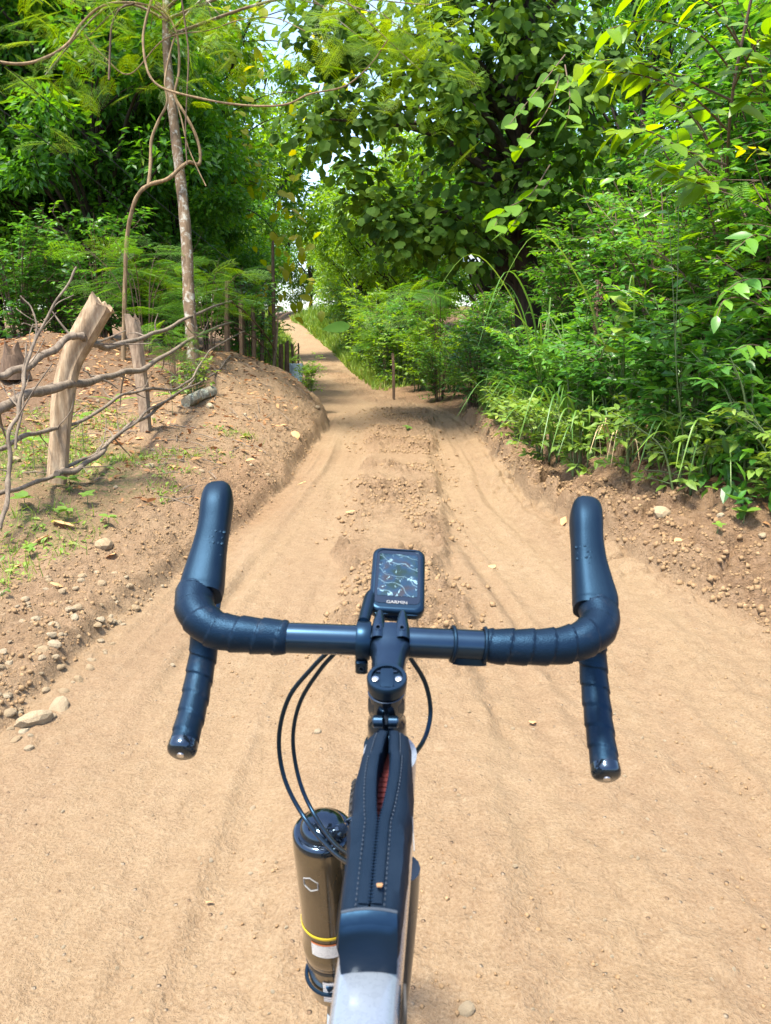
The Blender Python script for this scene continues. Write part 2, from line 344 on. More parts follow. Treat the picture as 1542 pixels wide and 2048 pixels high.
def gz(x, y, detail=True, zones=False):
    x = np.asarray(x, float); y = np.asarray(y, float)
    wob = 0.12 * fbm(y * 0.9, y * 0 + 3.3, 11, 3) + 0.10 * fbm(x * 3.5, y * 3.5, 61, 4)
    L = road_l(y) + wob; Rr = road_r(y) + 0.10 * fbm(y * 1.1, y * 0 + 8.8, 21, 3) + 0.05 * fbm(x * 4, y * 4, 67, 3)
    ul = L - x; ur = x - Rr
    z = road_z(y) + 0.0 * x
    near = 0.35 * smooth01((y - 0.8) / 1.0) + 0.65 * smooth01((y - 2.0) / 1.6)                 # the ruts fade out where the track opens in front of the wheel
    far = 1 - smooth01((y - 30) / 20)
    rc, rw = ridge_c(y), ridge_w(y)
    t = (x - rc) / rw + 0.5 * fbm(x * 4, y * 2.2, 31, 4)
    ridge = smooth01((1.2 - np.abs(t)) / 0.42)
    z = z + near * (1 - smooth01((y - 10.5) / 5)) * (0.062 * ridge - 0.006)
    zl = 0.07 * smooth01(ul / 0.08) * smooth01((y - 1.5) / 1.5) + bank_l(y) * (1 - np.exp(-np.maximum(ul, 0) / (0.95 - 0.25 * smooth01((y - 6) / 5)))) + 0.38 * np.exp(-((x + 4.4) / 2.3) ** 2 - ((y - 10.6) / 2.0) ** 2)
    zl = zl + 0.16 * fbm(x * 1.3, y * 1.3, 57, 3) * smooth01((ul - .1) / .6)
    z = z + np.where(ul > 0, zl, 0)
    lip = smooth01(ur / 0.07) * (0.16 + 0.16 * fbm(x * 3, y * 3, 41, 3)) * smooth01((y - 3.0) / 2.0) * (1 - .85 * smooth01((y - 11.5) / 1.5))
    zr = lip + bank_r(y) * (1 - np.exp(-np.maximum(ur - 0.35, 0) / 1.1))
    z = z + np.where(ur > 0, zr, 0)
    z = z + 0.10 * fbm(x * 0.22, y * 0.22, 51, 3) * smooth01((np.maximum(ul, ur) - 0.6) / 2.0)
    if detail:
        onroad = (1 - smooth01((ul + 0.05) / 0.12)) * (1 - smooth01((ur + 0.05) / 0.12))
        # clods on the middle ridge
        d1, d2, cv = cells(x * 13 + 0.6 * fbm(x * 9, y * 9, 3, 2), y * 13, 71); e1, e2, ev = cells(x * 30, y * 30, 81)
        clump = smooth01(fbm(x * 2.3, y * 1.6, 91, 3) * 2.2 + 0.6)
        z = z + far * near * ridge * onroad * clump * (0.085 * np.maximum(0, cv - 0.35) * smooth01((0.62 - d1) / 0.3) + 0.045 * np.maximum(0, ev - 0.3) * smooth01((0.6 - e1) / 0.3))
        # lengthwise tyre lines in the ruts
        s = (x - 0.5 * (rc + np.where(x < rc, road_l(y), road_r(y))))
        lines = 2.4 * fbm(s * 13 + .5 * fbm(y * 0.5, y * 0, 101, 2), y * 0.16, 103, 3, .6)
        band = smooth01(fbm(x * 3.0, y * 0.5, 107, 2) * 3.0 + 0.25) * (1 - smooth01((y - 9) / 5))
        z = z + onroad * (1 - ridge * near) * far * ((0.0085 + 0.007 * smooth01((y - 2.6) / 1.2)) * lines * (.35 + .65 * band) * smooth01((y - .8) / .6) - 0.012 * np.exp(-(s / 0.22) ** 2))
        z = z + onroad * (0.014 * fbm(x * 2.2, y * 1.2, 111, 4) + (0.006 + 0.007 * smooth01(fbm(x * 1.3, y * 0.8, 119, 3) * 3 + .4)) * fbm(x * 15, y * 13, 113, 3, .65) + 0.0075 * np.maximum(0, ev - 0.72) / 0.28 * smooth01((0.4 - e1) / 0.25) * smooth01(fbm(x * 1.7, y * 1.7, 117, 3) * 3 + 0.35))
        # crumbled clay along both edges
        rub = np.exp(-((ul - 0.22) / 0.24) ** 2) * smooth01((y - 1.2) / 0.8) + 0.35 * smooth01(ul / 0.3)
        z = z + np.where(ul > -0.15, rub, 0) * (0.034 * np.maximum(0, cv - 0.3) * smooth01((0.65 - d1) / 0.3) + 0.018 * np.maximum(0, ev - 0.3) * smooth01((0.6 - e1) / 0.3) + 0.03 * fbm(x * 7, y * 7, 121, 4))
        b1, b2, bv = cells(x * 5 + 0.8 * fbm(x * 5, y * 5, 5, 2), y * 5 + 0.8 * fbm(x * 5, y * 5, 6, 2), 131)
        rubr = np.exp(-((ur - 0.30) / 0.42) ** 2)
        z = z + np.where(ur > -0.25, rubr, 0) * smooth01((y - 1.5) / 2.0) * (1 - .8 * smooth01((y - 11.5) / 1.5)) * (0.15 * np.maximum(0, bv - 0.25) * smooth01((b2 - b1) / 0.22) + 0.03 * cv * smooth01((0.65 - d1) / 0.35) + 0.03 * fbm(x * 9, y * 9, 141, 3))
        z = z + np.where(ur > 0.3, 1.0, 0) * 0.03 * fbm(x * 7, y * 7, 143, 3)
        # tractor-tyre lug prints pressed into the left shoulder
        for (cx, cy, hx, hy, ph) in ((-1.02, 5.95, 0.20, 0.62, 0.0), (-1.13, 4.55, 0.17, 0.5, 1.3)):
            xx = x - cx - 0.12 * (y - cy); mk = smooth01((1 - np.abs(xx) / hx) / 0.35) * smooth01((1 - np.abs(y - cy) / hy) / 0.3)
            lug = np.sin((y + 1.4 * xx * xx + 0.35 * xx) * 2 * math.pi / 0.085 + ph)
            z = z + mk * (0.022 * lug - 0.02)
    if not zones: return z
    gl = 0.9 * smooth01((ul - 1.25 + 1.1 * fbm(x * 1.2, y * 1.2, 151, 3)) / 1.0) * smooth01((y - 4.6) / 2.4)
    gr = smooth01((ur - 0.55 + 0.6 * fbm(x * 2, y * 2, 153, 3)) / 0.6)
    litter = np.clip(np.where(ul > 0, gl, np.where(ur > 0, gr, 0)), 0, 1)
    damp = np.clip(np.where(ul > -0.35, 0.55 * smooth01((ul + 0.35) / 0.35) * np.exp(-np.maximum(ul, 0) / 1.1) * (0.5 + 1.3 * fbm(x * 1.5, y * 1.2, 161, 3)), 0) + np.where(ur > 0.15, 0.5, 0) + 0.35 * smooth01(fbm(x * 0.8, y * 0.35, 163, 3) * 2.5), 0, 1) * 0.9
    moss = np.clip(np.where(ul > 0.45, smooth01((ul - 0.4) / 0.5) * smooth01((7.2 - y) / 1.5) * smooth01(fbm(x * 1.3, y * 1.3, 171, 3) * 2.5 + 0.6), 0), 0, 1)
    rough = np.clip(near * far * smooth01((1.15 - np.abs(t)) / .4) * smooth01((y - 2.2) / 1.4) * (0.55 + 1.2 * fbm(x * 2.3, y * 1.6, 91, 3)) + np.where(ur > 0, smooth01(ur / .1), 0) + np.where(ul > 0, .4 * smooth01(ul / .1), 0), 0, 1)
    return z, np.stack([litter, damp, moss, rough], -1)
def G(x, y): return float(gz(np.array([x]), np.array([y]), True)[0])

xs = [0.0]; d = 0.015
while xs[-1] < 1.9: xs.append(xs[-1] + d)
while xs[-1] < 90: d *= 1.036; xs.append(xs[-1] + d)
xs = np.array(xs); xs = np.concatenate([-xs[:0:-1], xs])
ys = [-4.0, -2.5, -1.5, -0.8, -0.2, 0.2, 0.5, 0.75]; d = 0.0135
while ys[-1] < 7.2: ys.append(ys[-1] + d)
while ys[-1] < 170: d *= 1.014; ys.append(ys[-1] + d)
ys = np.array(ys)
GX, GY = np.meshgrid(xs, ys)
GZ, ZN = gz(GX, GY, True, True)
nx, ny = len(xs), len(ys)
ii = np.arange(ny - 1)[:, None] * nx; jj = np.arange(nx - 1)[None, :]
gq = np.stack([ii + jj, ii + jj + 1, ii + nx + jj + 1, ii + nx + jj], -1).reshape(-1, 4)
ground = obj('ground', (np.stack([GX, GY, GZ], -1).reshape(-1, 3), [gq]), M['soil'], kind='structure')
za = ground.data.attributes.new('zone', 'FLOAT_COLOR', 'POINT'); za.data.foreach_set('color', ZN.reshape(-1).astype(np.float32))
ground['label'] = 'rutted tan dirt track with clay banks'

# ------------------------------------------------------------------ leaf tools
def leaf_shape(width=0.5, droop=0.12, fold=0.06, round_=0.0):
    w = width / 2; b = 0.30 - 0.02 * round_; e = 0.68 + 0.10 * round_
    V = np.array([[0, 0, 0], [-w * 0.92, b, fold], [-w * (0.72 + 0.25 * round_), e, fold * 0.6 - droop * 0.4], [0, 1, -droop], [w * (0.72 + 0.25 * round_), e, fold * 0.6 - droop * 0.4], [w * 0.92, b, fold], [0, 0.5, -droop * 0.12]])
    return V, np.array([[0, 6, 1], [1, 6, 2], [2, 6, 3], [3, 6, 4], [4, 6, 5], [5, 6, 0]])
def fancy_leaf(width=0.55, droop=0.15, fold=0.05, tip=0.0, heart=0.0, n=9, wave=0.015, seed=0):
    """larger leaf: rows of three across, midrib sunk, wavy edge"""
    rr = np.random.default_rng(seed); t = np.linspace(0, 1, n); w = width / 2 * np.sin(math.pi * np.clip(t, 0, 1) ** (0.75 - 0.2 * heart)) ** (0.75 + tip)
    w[0] = 0.012; w[-1] = 0.004
    V = []
    for i in range(n):
        z = -droop * t[i] ** 2
        for s in (-1, -0.5, 0, 0.5, 1):
            V.append([s * w[i], t[i] - heart * 0.10 * abs(s) * (1 - t[i]), z + fold * abs(s) * w[i] * 4 * 0.5 + (rr.normal(0, wave) if abs(s) == 1 else 0)])
    q = [[i * 5 + j, i * 5 + j + 1, (i + 1) * 5 + j + 1, (i + 1) * 5 + j] for i in range(n - 1) for j in range(4)]
    return np.array(V), np.array(q)
RHOMB = (np.array([[0, 0, 0], [-0.24, 0.45, 0.05], [0, 1, -0.08], [0.24, 0.45, 0.05]]), np.array([[0, 3, 2], [0, 2, 1]]))
OVATE = leaf_shape(0.46, 0.16, 0.05); ROUND = leaf_shape(0.78, 0.14, 0.06, 1.0); LONG = leaf_shape(0.30, 0.22, 0.04)
def pinnate(pairs=9, ll=0.26, lw=0.09, droop=0.25):
    V, T = [], []
    def leaflet(b, d, l, wd):
        s = np.array([-d[1], d[0], 0]); o = len(V); z = np.array([0, 0, 1.0])
        V.extend([b, b + d * l * 0.5 + s * wd + z * 0.01, b + d * l, b + d * l * 0.5 - s * wd + z * 0.01]); T.extend([[o, o + 3, o + 2], [o, o + 2, o + 1]])
    for i in range(pairs):
        t = 0.12 + 0.85 * i / (pairs - 1); b = np.array([0, t, -droop * t * t]); l = ll * (0.7 + 0.6 * math.sin(math.pi * (0.15 + 0.75 * t)) * 0.6)
        for s in (-1, 1): leaflet(b, np.array([s * 0.86, 0.45, -0.18]), l, lw * 0.5)
    o = len(V); V.extend([np.array([-0.006, 0, 0]), np.array([0.006, 0, 0]), np.array([0, 0.55, -droop * 0.3]), np.array([0, 1, -droop])]); T.extend([[o, o + 1, o + 2], [o + 2, o + 1, o + 3]])
    return np.array(V), np.array(T)
def bipinnate(pairs=6, sub=8, droop=0.18):
    V, T = [], []
    for i in range(pairs):
        t = 0.2 + 0.78 * i / (pairs - 1); b = np.array([0, t, -droop * t * t]); L = 0.36 * (0.75 + 0.4 * math.sin(math.pi * t))
        for s in (-1, 1):
            dv = np.array([s * 0.80, 0.58, -0.12]); pv = np.array([-dv[1], dv[0], 0.0]); pv /= np.linalg.norm(pv)
            for k in range(sub):
                u = (k + 0.6) / sub; c = b + dv * L * u + np.array([0, 0, -0.05 * u * u])
                for q in (-1, 1):
                    d = (pv * q * 0.92 + dv * 0.35); l = 0.062; sv = np.array([-d[1], d[0], 0]) * 0.16; o = len(V)
                    V.extend([c, c + d * l * 0.55 + sv * l, c + d * l, c + d * l * 0.55 - sv * l]); T.extend([[o, o + 3, o + 2], [o, o + 2, o + 1]])
    o = len(V); V.extend([np.array([-0.005, 0, 0]), np.array([0.005, 0, 0]), np.array([0, 0.55, -droop * 0.3]), np.array([0, 1, -droop])]); T.extend([[o, o + 1, o + 2], [o + 2, o + 1, o + 3]])
    return np.array(V), np.array(T)
PINN = pinnate(); PINN_S = pinnate(7, 0.3, 0.12); BIP = bipinnate()
def nrm(v): return v / (np.linalg.norm(v, axis=-1, keepdims=True) + 1e-12)
def leaf_frames(fwd, up):
    y = nrm(fwd); x = nrm(np.cross(y, up)); z = np.cross(x, y); return x, y, z
def leaves(tmpl, pos, fwd, up, size, rng, tint=None, lo=0.0, hi=1.0):
    tv, tf = tmpl; n = len(pos); x, y, z = leaf_frames(fwd, up); size = np.broadcast_to(size, (n,))
    V = pos[:, None, :] + size[:, None, None] * (tv[None, :, 0:1] * x[:, None, :] + tv[None, :, 1:2] * y[:, None, :] + tv[None, :, 2:3] * z[:, None, :])
    Fa = (np.arange(n)[:, None, None] * len(tv) + tf[None]).reshape(-1, tf.shape[1])
    if tint is None: tint = rng.random(n) * (hi - lo) + lo
    return V.reshape(-1, 3), [Fa], np.repeat(tint, len(tv))
def rnd_dirs(rng, n):
    return nrm(rng.normal(size=(n, 3)))

def crown_leaves(rng, centres, radii, per, tmpl, size, flat=0.65, droop=0.35, updir=1.0, lo=0.0, hi=1.0):
    pos, fw, up, tn = [], [], [], []
    for c, r in zip(centres, radii):
        d = rnd_dirs(rng, per); rr = rng.random(per) ** 0.5
        p = c + d * rr[:, None] * r * np.array([1, 1, flat])
        pos.append(p); f = d * np.array([1, 1, 0.4]) + rng.normal(0, 0.5, (per, 3)); f[:, 2] -= droop; fw.append(f)
        u = rng.normal(0, 0.45, (per, 3)); u[:, 2] += updir; up.append(u)
        tn.append(np.clip(rng.normal(rng.uniform(0.3, 0.62), 0.2, per), 0, 1) * (hi - lo) + lo)
    pos, fw, up, tn = map(np.concatenate, (pos, fw, up, tn))
    return leaves(tmpl, pos, fw, up, size * rng.uniform(0.65, 1.3, len(pos)), rng, tn)
def tree_geo(seed, height, cr, cz0, n_clump, per, tmpl, size, trunk_r=0.16, clump_r=(0.5, 0.95), squash=1.0, lean=(0, 0), forks=2):
    """trunk with limbs, and a crown of leaf clumps round the limb ends, standing at the origin"""
    rng = np.random.default_rng(seed); geos = []
    tp = [np.array([0, 0, -0.3])]
    for k in range(1, 7):
        t = k / 6; tp.append(np.array([lean[0] * t + rng.normal(0, 0.09), lean[1] * t + rng.normal(0, 0.09), height * 0.86 * t]))
    tp = spline(tp, 4); geos.append(tube(tp, np.interp(np.linspace(0, 1, len(tp)), [0, 0.06, 1], [trunk_r * 1.35, trunk_r, trunk_r * 0.25]), 9))
    cc = np.array([lean[0] * 0.6, lean[1] * 0.6, (cz0 + height) / 2]); hz = (height - cz0) / 2
    cen, rad = [], []
    for k in range(n_clump):
        d = rnd_dirs(rng, 1)[0]; r = rng.random() ** 0.38
        c = cc + d * r * np.array([cr, cr * squash, hz]); cen.append(c); rad.append(rng.uniform(*clump_r))
        if k % 2 == 0:
            i = int(np.clip((c[2] - hz * 0.55 - abs(d[0]) * 0.4) / (height * 0.86), 0.22, 0.95) * (len(tp) - 1)); b = tp[i]
            mid = b + (c - b) * 0.5 + np.array([0, 0, 0.22 * np.linalg.norm(c - b)]) * rng.uniform(0.0, 0.7) + rng.normal(0, 0.08, 3)
            geos.append(tube(spline([b, mid, c], 4), np.linspace(trunk_r * 0.38, 0.012, 9), 5, cap=False))
            for q in range(forks):
                e = c + rnd_dirs(rng, 1)[0] * rad[-1] * 0.8
                geos.append(tube(np.array([mid + (c - mid) * 0.4, (mid + c) * 0.5 * 0.4 + e * 0.6, e]), [0.018, 0.012, 0.005], 4, cap=False))
    lv = crown_leaves(rng, cen, rad, per, tmpl, size)
    return merge(geos), lv
def plant_tree(name, label, geo, loc, bark, leaf, rotz=0.0, scale=1.0, group=None, cat='tree'):
    (tr, lv) = geo
    t = thing(name, label, cat, loc, group); t.rotation_euler = (0, 0, rotz); t.scale = (scale,) * 3
    if isinstance(tr, bpy.types.Mesh):
        for nm, me in (('trunk', tr), ('crown', lv)):
            o = bpy.data.objects.new(nm, me); COL.objects.link(o); o.parent = t
    else:
        o = bpy.data.objects.new('trunk', mesh_data('trunk', *tr)); o.data.materials.append(bark); COL.objects.link(o); o.parent = t
        o = bpy.data.objects.new('crown', mesh_data('crown', lv[0], lv[1], False, lv[2])); o.data.materials.append(leaf); COL.objects.link(o); o.parent = t
    o['kind'] = 'stuff'
    return t
def tree_meshes(geo, bark, leaf):
    a = mesh_data('trunk', *geo[0]); a.materials.append(bark); b = mesh_data('crown', geo[1][0], geo[1][1], False, geo[1][2]); b.materials.append(leaf); return a, b

# ------------------------------------------------------------------ far things: hut, far hedge of trees
def at(px, d, y_off=0.0):
    """ground place below a photograph column at distance d"""
    x = (px - 771.0) / F * d; return np.array([x, d, G(x, d)])
T = {}
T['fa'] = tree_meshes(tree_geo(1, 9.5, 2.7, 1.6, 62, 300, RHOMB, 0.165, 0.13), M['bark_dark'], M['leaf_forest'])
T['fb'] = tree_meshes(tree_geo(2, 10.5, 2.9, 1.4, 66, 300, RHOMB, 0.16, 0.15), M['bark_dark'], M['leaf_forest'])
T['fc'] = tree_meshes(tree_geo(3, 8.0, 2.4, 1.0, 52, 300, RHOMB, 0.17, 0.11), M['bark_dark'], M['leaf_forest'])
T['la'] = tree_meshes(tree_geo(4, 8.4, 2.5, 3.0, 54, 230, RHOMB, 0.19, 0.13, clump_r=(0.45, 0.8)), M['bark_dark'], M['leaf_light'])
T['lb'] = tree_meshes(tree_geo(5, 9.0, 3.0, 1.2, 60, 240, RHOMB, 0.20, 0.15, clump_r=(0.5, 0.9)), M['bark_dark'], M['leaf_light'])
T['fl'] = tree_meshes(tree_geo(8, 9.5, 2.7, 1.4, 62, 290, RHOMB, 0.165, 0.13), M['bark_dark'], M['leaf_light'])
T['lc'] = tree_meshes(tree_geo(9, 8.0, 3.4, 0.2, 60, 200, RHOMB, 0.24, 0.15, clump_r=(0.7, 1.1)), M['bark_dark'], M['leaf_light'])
T['ps'] = tree_meshes(tree_geo(6, 8.8, 2.2, 2.4, 46, 30, PINN_S, 0.34, 0.12, clump_r=(0.5, 0.9)), M['bark_dark'], M['leaf_forest'])
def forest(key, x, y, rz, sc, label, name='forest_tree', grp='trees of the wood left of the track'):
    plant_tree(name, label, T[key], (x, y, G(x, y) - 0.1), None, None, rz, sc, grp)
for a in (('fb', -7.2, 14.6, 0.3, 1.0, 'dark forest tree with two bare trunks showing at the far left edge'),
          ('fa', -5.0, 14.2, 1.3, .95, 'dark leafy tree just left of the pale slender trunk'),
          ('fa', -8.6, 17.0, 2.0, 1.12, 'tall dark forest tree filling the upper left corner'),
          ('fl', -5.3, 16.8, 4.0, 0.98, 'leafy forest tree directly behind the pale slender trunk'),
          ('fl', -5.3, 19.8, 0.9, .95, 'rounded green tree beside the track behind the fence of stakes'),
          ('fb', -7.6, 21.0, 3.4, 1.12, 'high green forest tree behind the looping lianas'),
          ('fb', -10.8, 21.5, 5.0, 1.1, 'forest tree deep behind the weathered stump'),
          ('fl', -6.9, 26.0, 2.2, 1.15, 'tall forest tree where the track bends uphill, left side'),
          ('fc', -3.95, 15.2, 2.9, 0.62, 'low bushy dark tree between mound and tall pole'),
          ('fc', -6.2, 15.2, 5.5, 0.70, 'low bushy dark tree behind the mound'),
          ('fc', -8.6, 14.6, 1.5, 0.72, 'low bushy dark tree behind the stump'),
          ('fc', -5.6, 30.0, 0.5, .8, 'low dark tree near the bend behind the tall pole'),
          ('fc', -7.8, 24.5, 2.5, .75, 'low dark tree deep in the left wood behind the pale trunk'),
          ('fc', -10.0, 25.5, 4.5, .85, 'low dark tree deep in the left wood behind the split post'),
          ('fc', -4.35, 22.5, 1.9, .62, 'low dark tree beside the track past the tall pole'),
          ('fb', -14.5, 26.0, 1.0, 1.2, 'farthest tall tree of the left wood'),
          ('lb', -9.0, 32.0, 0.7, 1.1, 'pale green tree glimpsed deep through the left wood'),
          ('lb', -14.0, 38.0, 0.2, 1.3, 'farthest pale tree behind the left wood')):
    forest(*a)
for a in (('la', -5.3, 37.0, 1.4, 1.45, 'tall light green tree hanging over the climb from its left'),
          ('la', 0.1, 29.5, 0.4, 0.98, 'light green tree arching over the bend of the track'),
          ('la', 1.0, 24.5, 2.4, 0.82, 'light green tree with forked dark trunk behind the roadside stake'),
          ('lb', -1.4, 44.0, 1.1, 0.92, 'pale sunlit tree above the top of the climb'),
          ('lb', 1.4, 37.0, 3.1, 1.05, 'pale tree behind the shed roof'),
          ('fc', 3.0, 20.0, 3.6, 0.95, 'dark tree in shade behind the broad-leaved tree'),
          ('fb', 5.6, 17.5, 2.6, 1.05, 'dark tree high behind the right bank shrubs'),
          ('fa', 8.5, 14.5, 4.2, 1.1, 'dark tree at the upper right behind the sapling'),
          ('fa', 8.0, 10.0, 0.6, 0.9, 'dark tree behind the tallest right bank shrubs'),
          ('fb', 8.0, 26.0, 5.6, 1.1, 'far dark tree right of the shed'),
          ('lb', 5.0, 40.0, 0.5, 1.25, 'far pale tree right of the bend'),
          ('lb', -11.5, 66.0, 2.0, 1.3, 'far tree left of the hilltop gap'),
          ('lb', -1.0, 62.0, 2.0, 1.3, 'far tree on the hillside right of the climb'),
          ('lb', 12.0, 55.0, 4.0, 1.5, 'farthest tree of the right side')):
    forest(*a, 'roadside_tree', 'trees beyond the right bank and bend')

for a in (('lc', -13.5, 44.0, 0.3, 1.0, 'distant tree low behind the left wood, nearest the hilltop'), ('lc', -19.0, 46.0, 1.3, 1.1, 'distant tree low behind the left wood, second from the hilltop'), ('lc', -24.5, 44.0, 2.3, 1.2, 'distant tree low behind the left wood at the photo edge'),
          ('lc', -10.4, 38.0, 4.3, .8, 'distant low tree just left of the hilltop gap'), ('lc', 3.0, 48.0, 3.0, 1.1, 'distant tree seen under the broad-leaved tree, left one'), ('lc', 8.5, 46.0, 4.0, 1.1, 'distant tree seen under the broad-leaved tree, middle one'), ('lc', 14.5, 46.0, 5.0, 1.2, 'distant tree seen under the broad-leaved tree, right one'), ('lc', -6.4, 68.0, 3.8, 1.0, 'distant tree just past the hilltop, right of the gap'), ('lc', -12.5, 72.0, 1.8, .9, 'distant tree just past the hilltop, left of the gap'), ('lc', -3.2, 56.0, 2.8, .75, 'small distant tree on the hillside beside the climb'),
          ('lc', -1.2, 52.0, .8, 1.0, 'distant tree between the climb and the pale trees')):
    forest(*a, 'distant_tree', 'distant trees closing the view')
# open shed behind the trees
hx, hy = 3.05, 31.0; hz = G(hx, hy)
shed = thing('open_shed', 'open shed with pale sheet roof glimpsed through the trees', 'shed', (hx, hy, hz))
M['sheet_roof'] = plain('sheet_roof', (0.55, 0.60, 0.64), 0.35, metal=0.3)
rz0, rz1 = 3.9, 4.5
V = []; n = 40
for i in range(n + 1):
    for (yy, zz) in ((-1.6, rz0), (1.6, rz1)):
        V.append((hx - 2.2 + 4.4 * i / n, hy + yy, zz + 0.03 * math.cos(i * math.pi)))
V = np.array(V); Vt = np.vstack([V, V - [0, 0, .012]]); q = np.array([[2 * i, 2 * i + 2, 2 * i + 3, 2 * i + 1] for i in range(n)])
obj('roof', (Vt, [np.vstack([q, q[:, ::-1] + len(V)])]), M['sheet_roof'], shed)
for sx_ in (-2, 2):
    for sy in (-1.4, 1.4): obj('post', tube(np.array([[hx + sx_, hy + sy, hz - .1], [hx + sx_, hy + sy, rz0 + (0.05 if sy < 0 else .5)]]), .07, 8), M['stake_wood'], shed)
for sy, zz in ((-1.55, rz0 - .09), (1.5, rz1 - .09)): obj('beam', box((hx, hy + sy, zz), (2.2, 0, 0), (0, .04, 0), (0, 0, .06)), M['stake_wood'], shed)

# ------------------------------------------------------------------ broad-leaved tree right of the track
BIGLEAF = [fancy_leaf(0.74, 0.16, 0.05, 0.0, 0.25, 7, 0.012, s) for s in range(4)]
def leaf_meshes(tmpls, mat, tints):
    out = []
    for k, (v, f) in enumerate(tmpls):
        for t in tints:
            me = mesh_data('leaf', v, [f], True, np.full(len(v), t)); me.materials.append(mat); out.append(me)
    return out
def single_leaves(root, meshes, pos, fwd, up, size, rng, idx, name='leaf'):
    x, y, z = leaf_frames(fwd[idx], up[idx]); base = wloc(root); sc = np.broadcast_to(size, (len(pos),))[idx]
    for k, i in enumerate(idx):
        o = bpy.data.objects.new(name, meshes[rng.integers(len(meshes))]); COL.objects.link(o); o.parent = root; p = pos[i] - base; s = sc[k]
        o.matrix_basis = Matrix(((x[k][0] * s, y[k][0] * s, z[k][0] * s, p[0]), (x[k][1] * s, y[k][1] * s, z[k][1] * s, p[1]), (x[k][2] * s, y[k][2] * s, z[k][2] * s, p[2]), (0, 0, 0, 1)))
def seen(p):
    """in the photograph's frame"""
    dx_ = p[:, 0]; d = p[:, 1] * _cp - (p[:, 2] - H) * _sp; v = -(p[:, 1] * _sp + (p[:, 2] - H) * _cp)
    return (np.abs(dx_ / d * F) < 760) & (np.abs(v / d * F) < 1010), d
rng = np.random.default_rng(21)
tx0, ty0 = 2.15, 12.2; bz = G(tx0, ty0)
big = thing('broad_leaved_tree', 'large dark tree with round broad leaves overhanging the right bank', 'tree', (tx0, ty0, bz))
trunk = [tube(spline([(tx0, ty0, bz - .3), (tx0 + .05, ty0, bz + 1.2), (tx0 - .15, ty0 + .1, 3.6), (tx0 - .1, ty0 + .2, 6.0), (tx0, ty0, 8.0)], 6), np.linspace(.26, .06, 25), 12)]
cen, rad = [], []
for k in range(86):
    d = rnd_dirs(rng, 1)[0]; r = rng.random() ** 0.33
    c = np.array([1.25, 12.2, 5.0]) + d * r * np.array([2.55, 2.0, 3.0])
    if c[2] < 2.6 and c[0] > 1.9: c[2] += 1.0
    cen.append(c); rad.append(rng.uniform(.45, .75))
    if k % 2 == 0:
        b = np.array([tx0 - .1, ty0 + .1, np.clip(c[2] - .8, 2.0, 7.0)]); trunk.append(tube(spline([b, (b + c) / 2 + [0, 0, .35], c], 4), np.linspace(.075, .012, 9), 6, cap=False))
for c in [(0.1, 11.2, 2.9), (-0.35, 11.6, 3.5), (.35, 11.0, 2.6), (-.55, 12.0, 4.4), (-.3, 11.5, 5.2), (0.9, 10.9, 2.75), (-0.7, 12.0, 5.7), (.1, 11, 4.2)]: cen.append(np.array(c)); rad.append(.5)
obj('trunk', merge(trunk), M['bark_dark'], big)
pos, fw, up, tn = [], [], [], []
for c, r in zip(cen, rad):
    n = 95; d = rnd_dirs(rng, n); p = c + d * (rng.random(n) ** .45)[:, None] * r * np.array([1, 1, .75]); f = d * [1, 1, .3] + rng.normal(0, .45, (n, 3)); f[:, 2] -= .55
    u = rng.normal(0, .35, (n, 3)) + d * .5; u[:, 2] += .75; u[:, 1] -= .35; pos.append(p); fw.append(f); up.append(u); tn.append(np.clip(rng.normal(rng.uniform(.25, .55), .2, n), 0, 1))
pos, fw, up, tn = map(np.concatenate, (pos, fw, up, tn)); sz = .155 * rng.uniform(.6, 1.3, len(pos))
ok, dep = seen(pos); order = np.argsort(np.where(ok, dep, 99)); idx = order[:300]; rest = order[300:]
lv = leaves(ROUND, pos[rest], fw[rest], up[rest], sz[rest], rng, tn[rest])
obj('foliage', (lv[0], lv[1]), M['leaf_big'], big, False, lv[2], kind='stuff')
single_leaves(big, leaf_meshes(BIGLEAF, M['leaf_big'], (.35, .5, .68, .85)), pos, fw, up, sz, rng, idx)

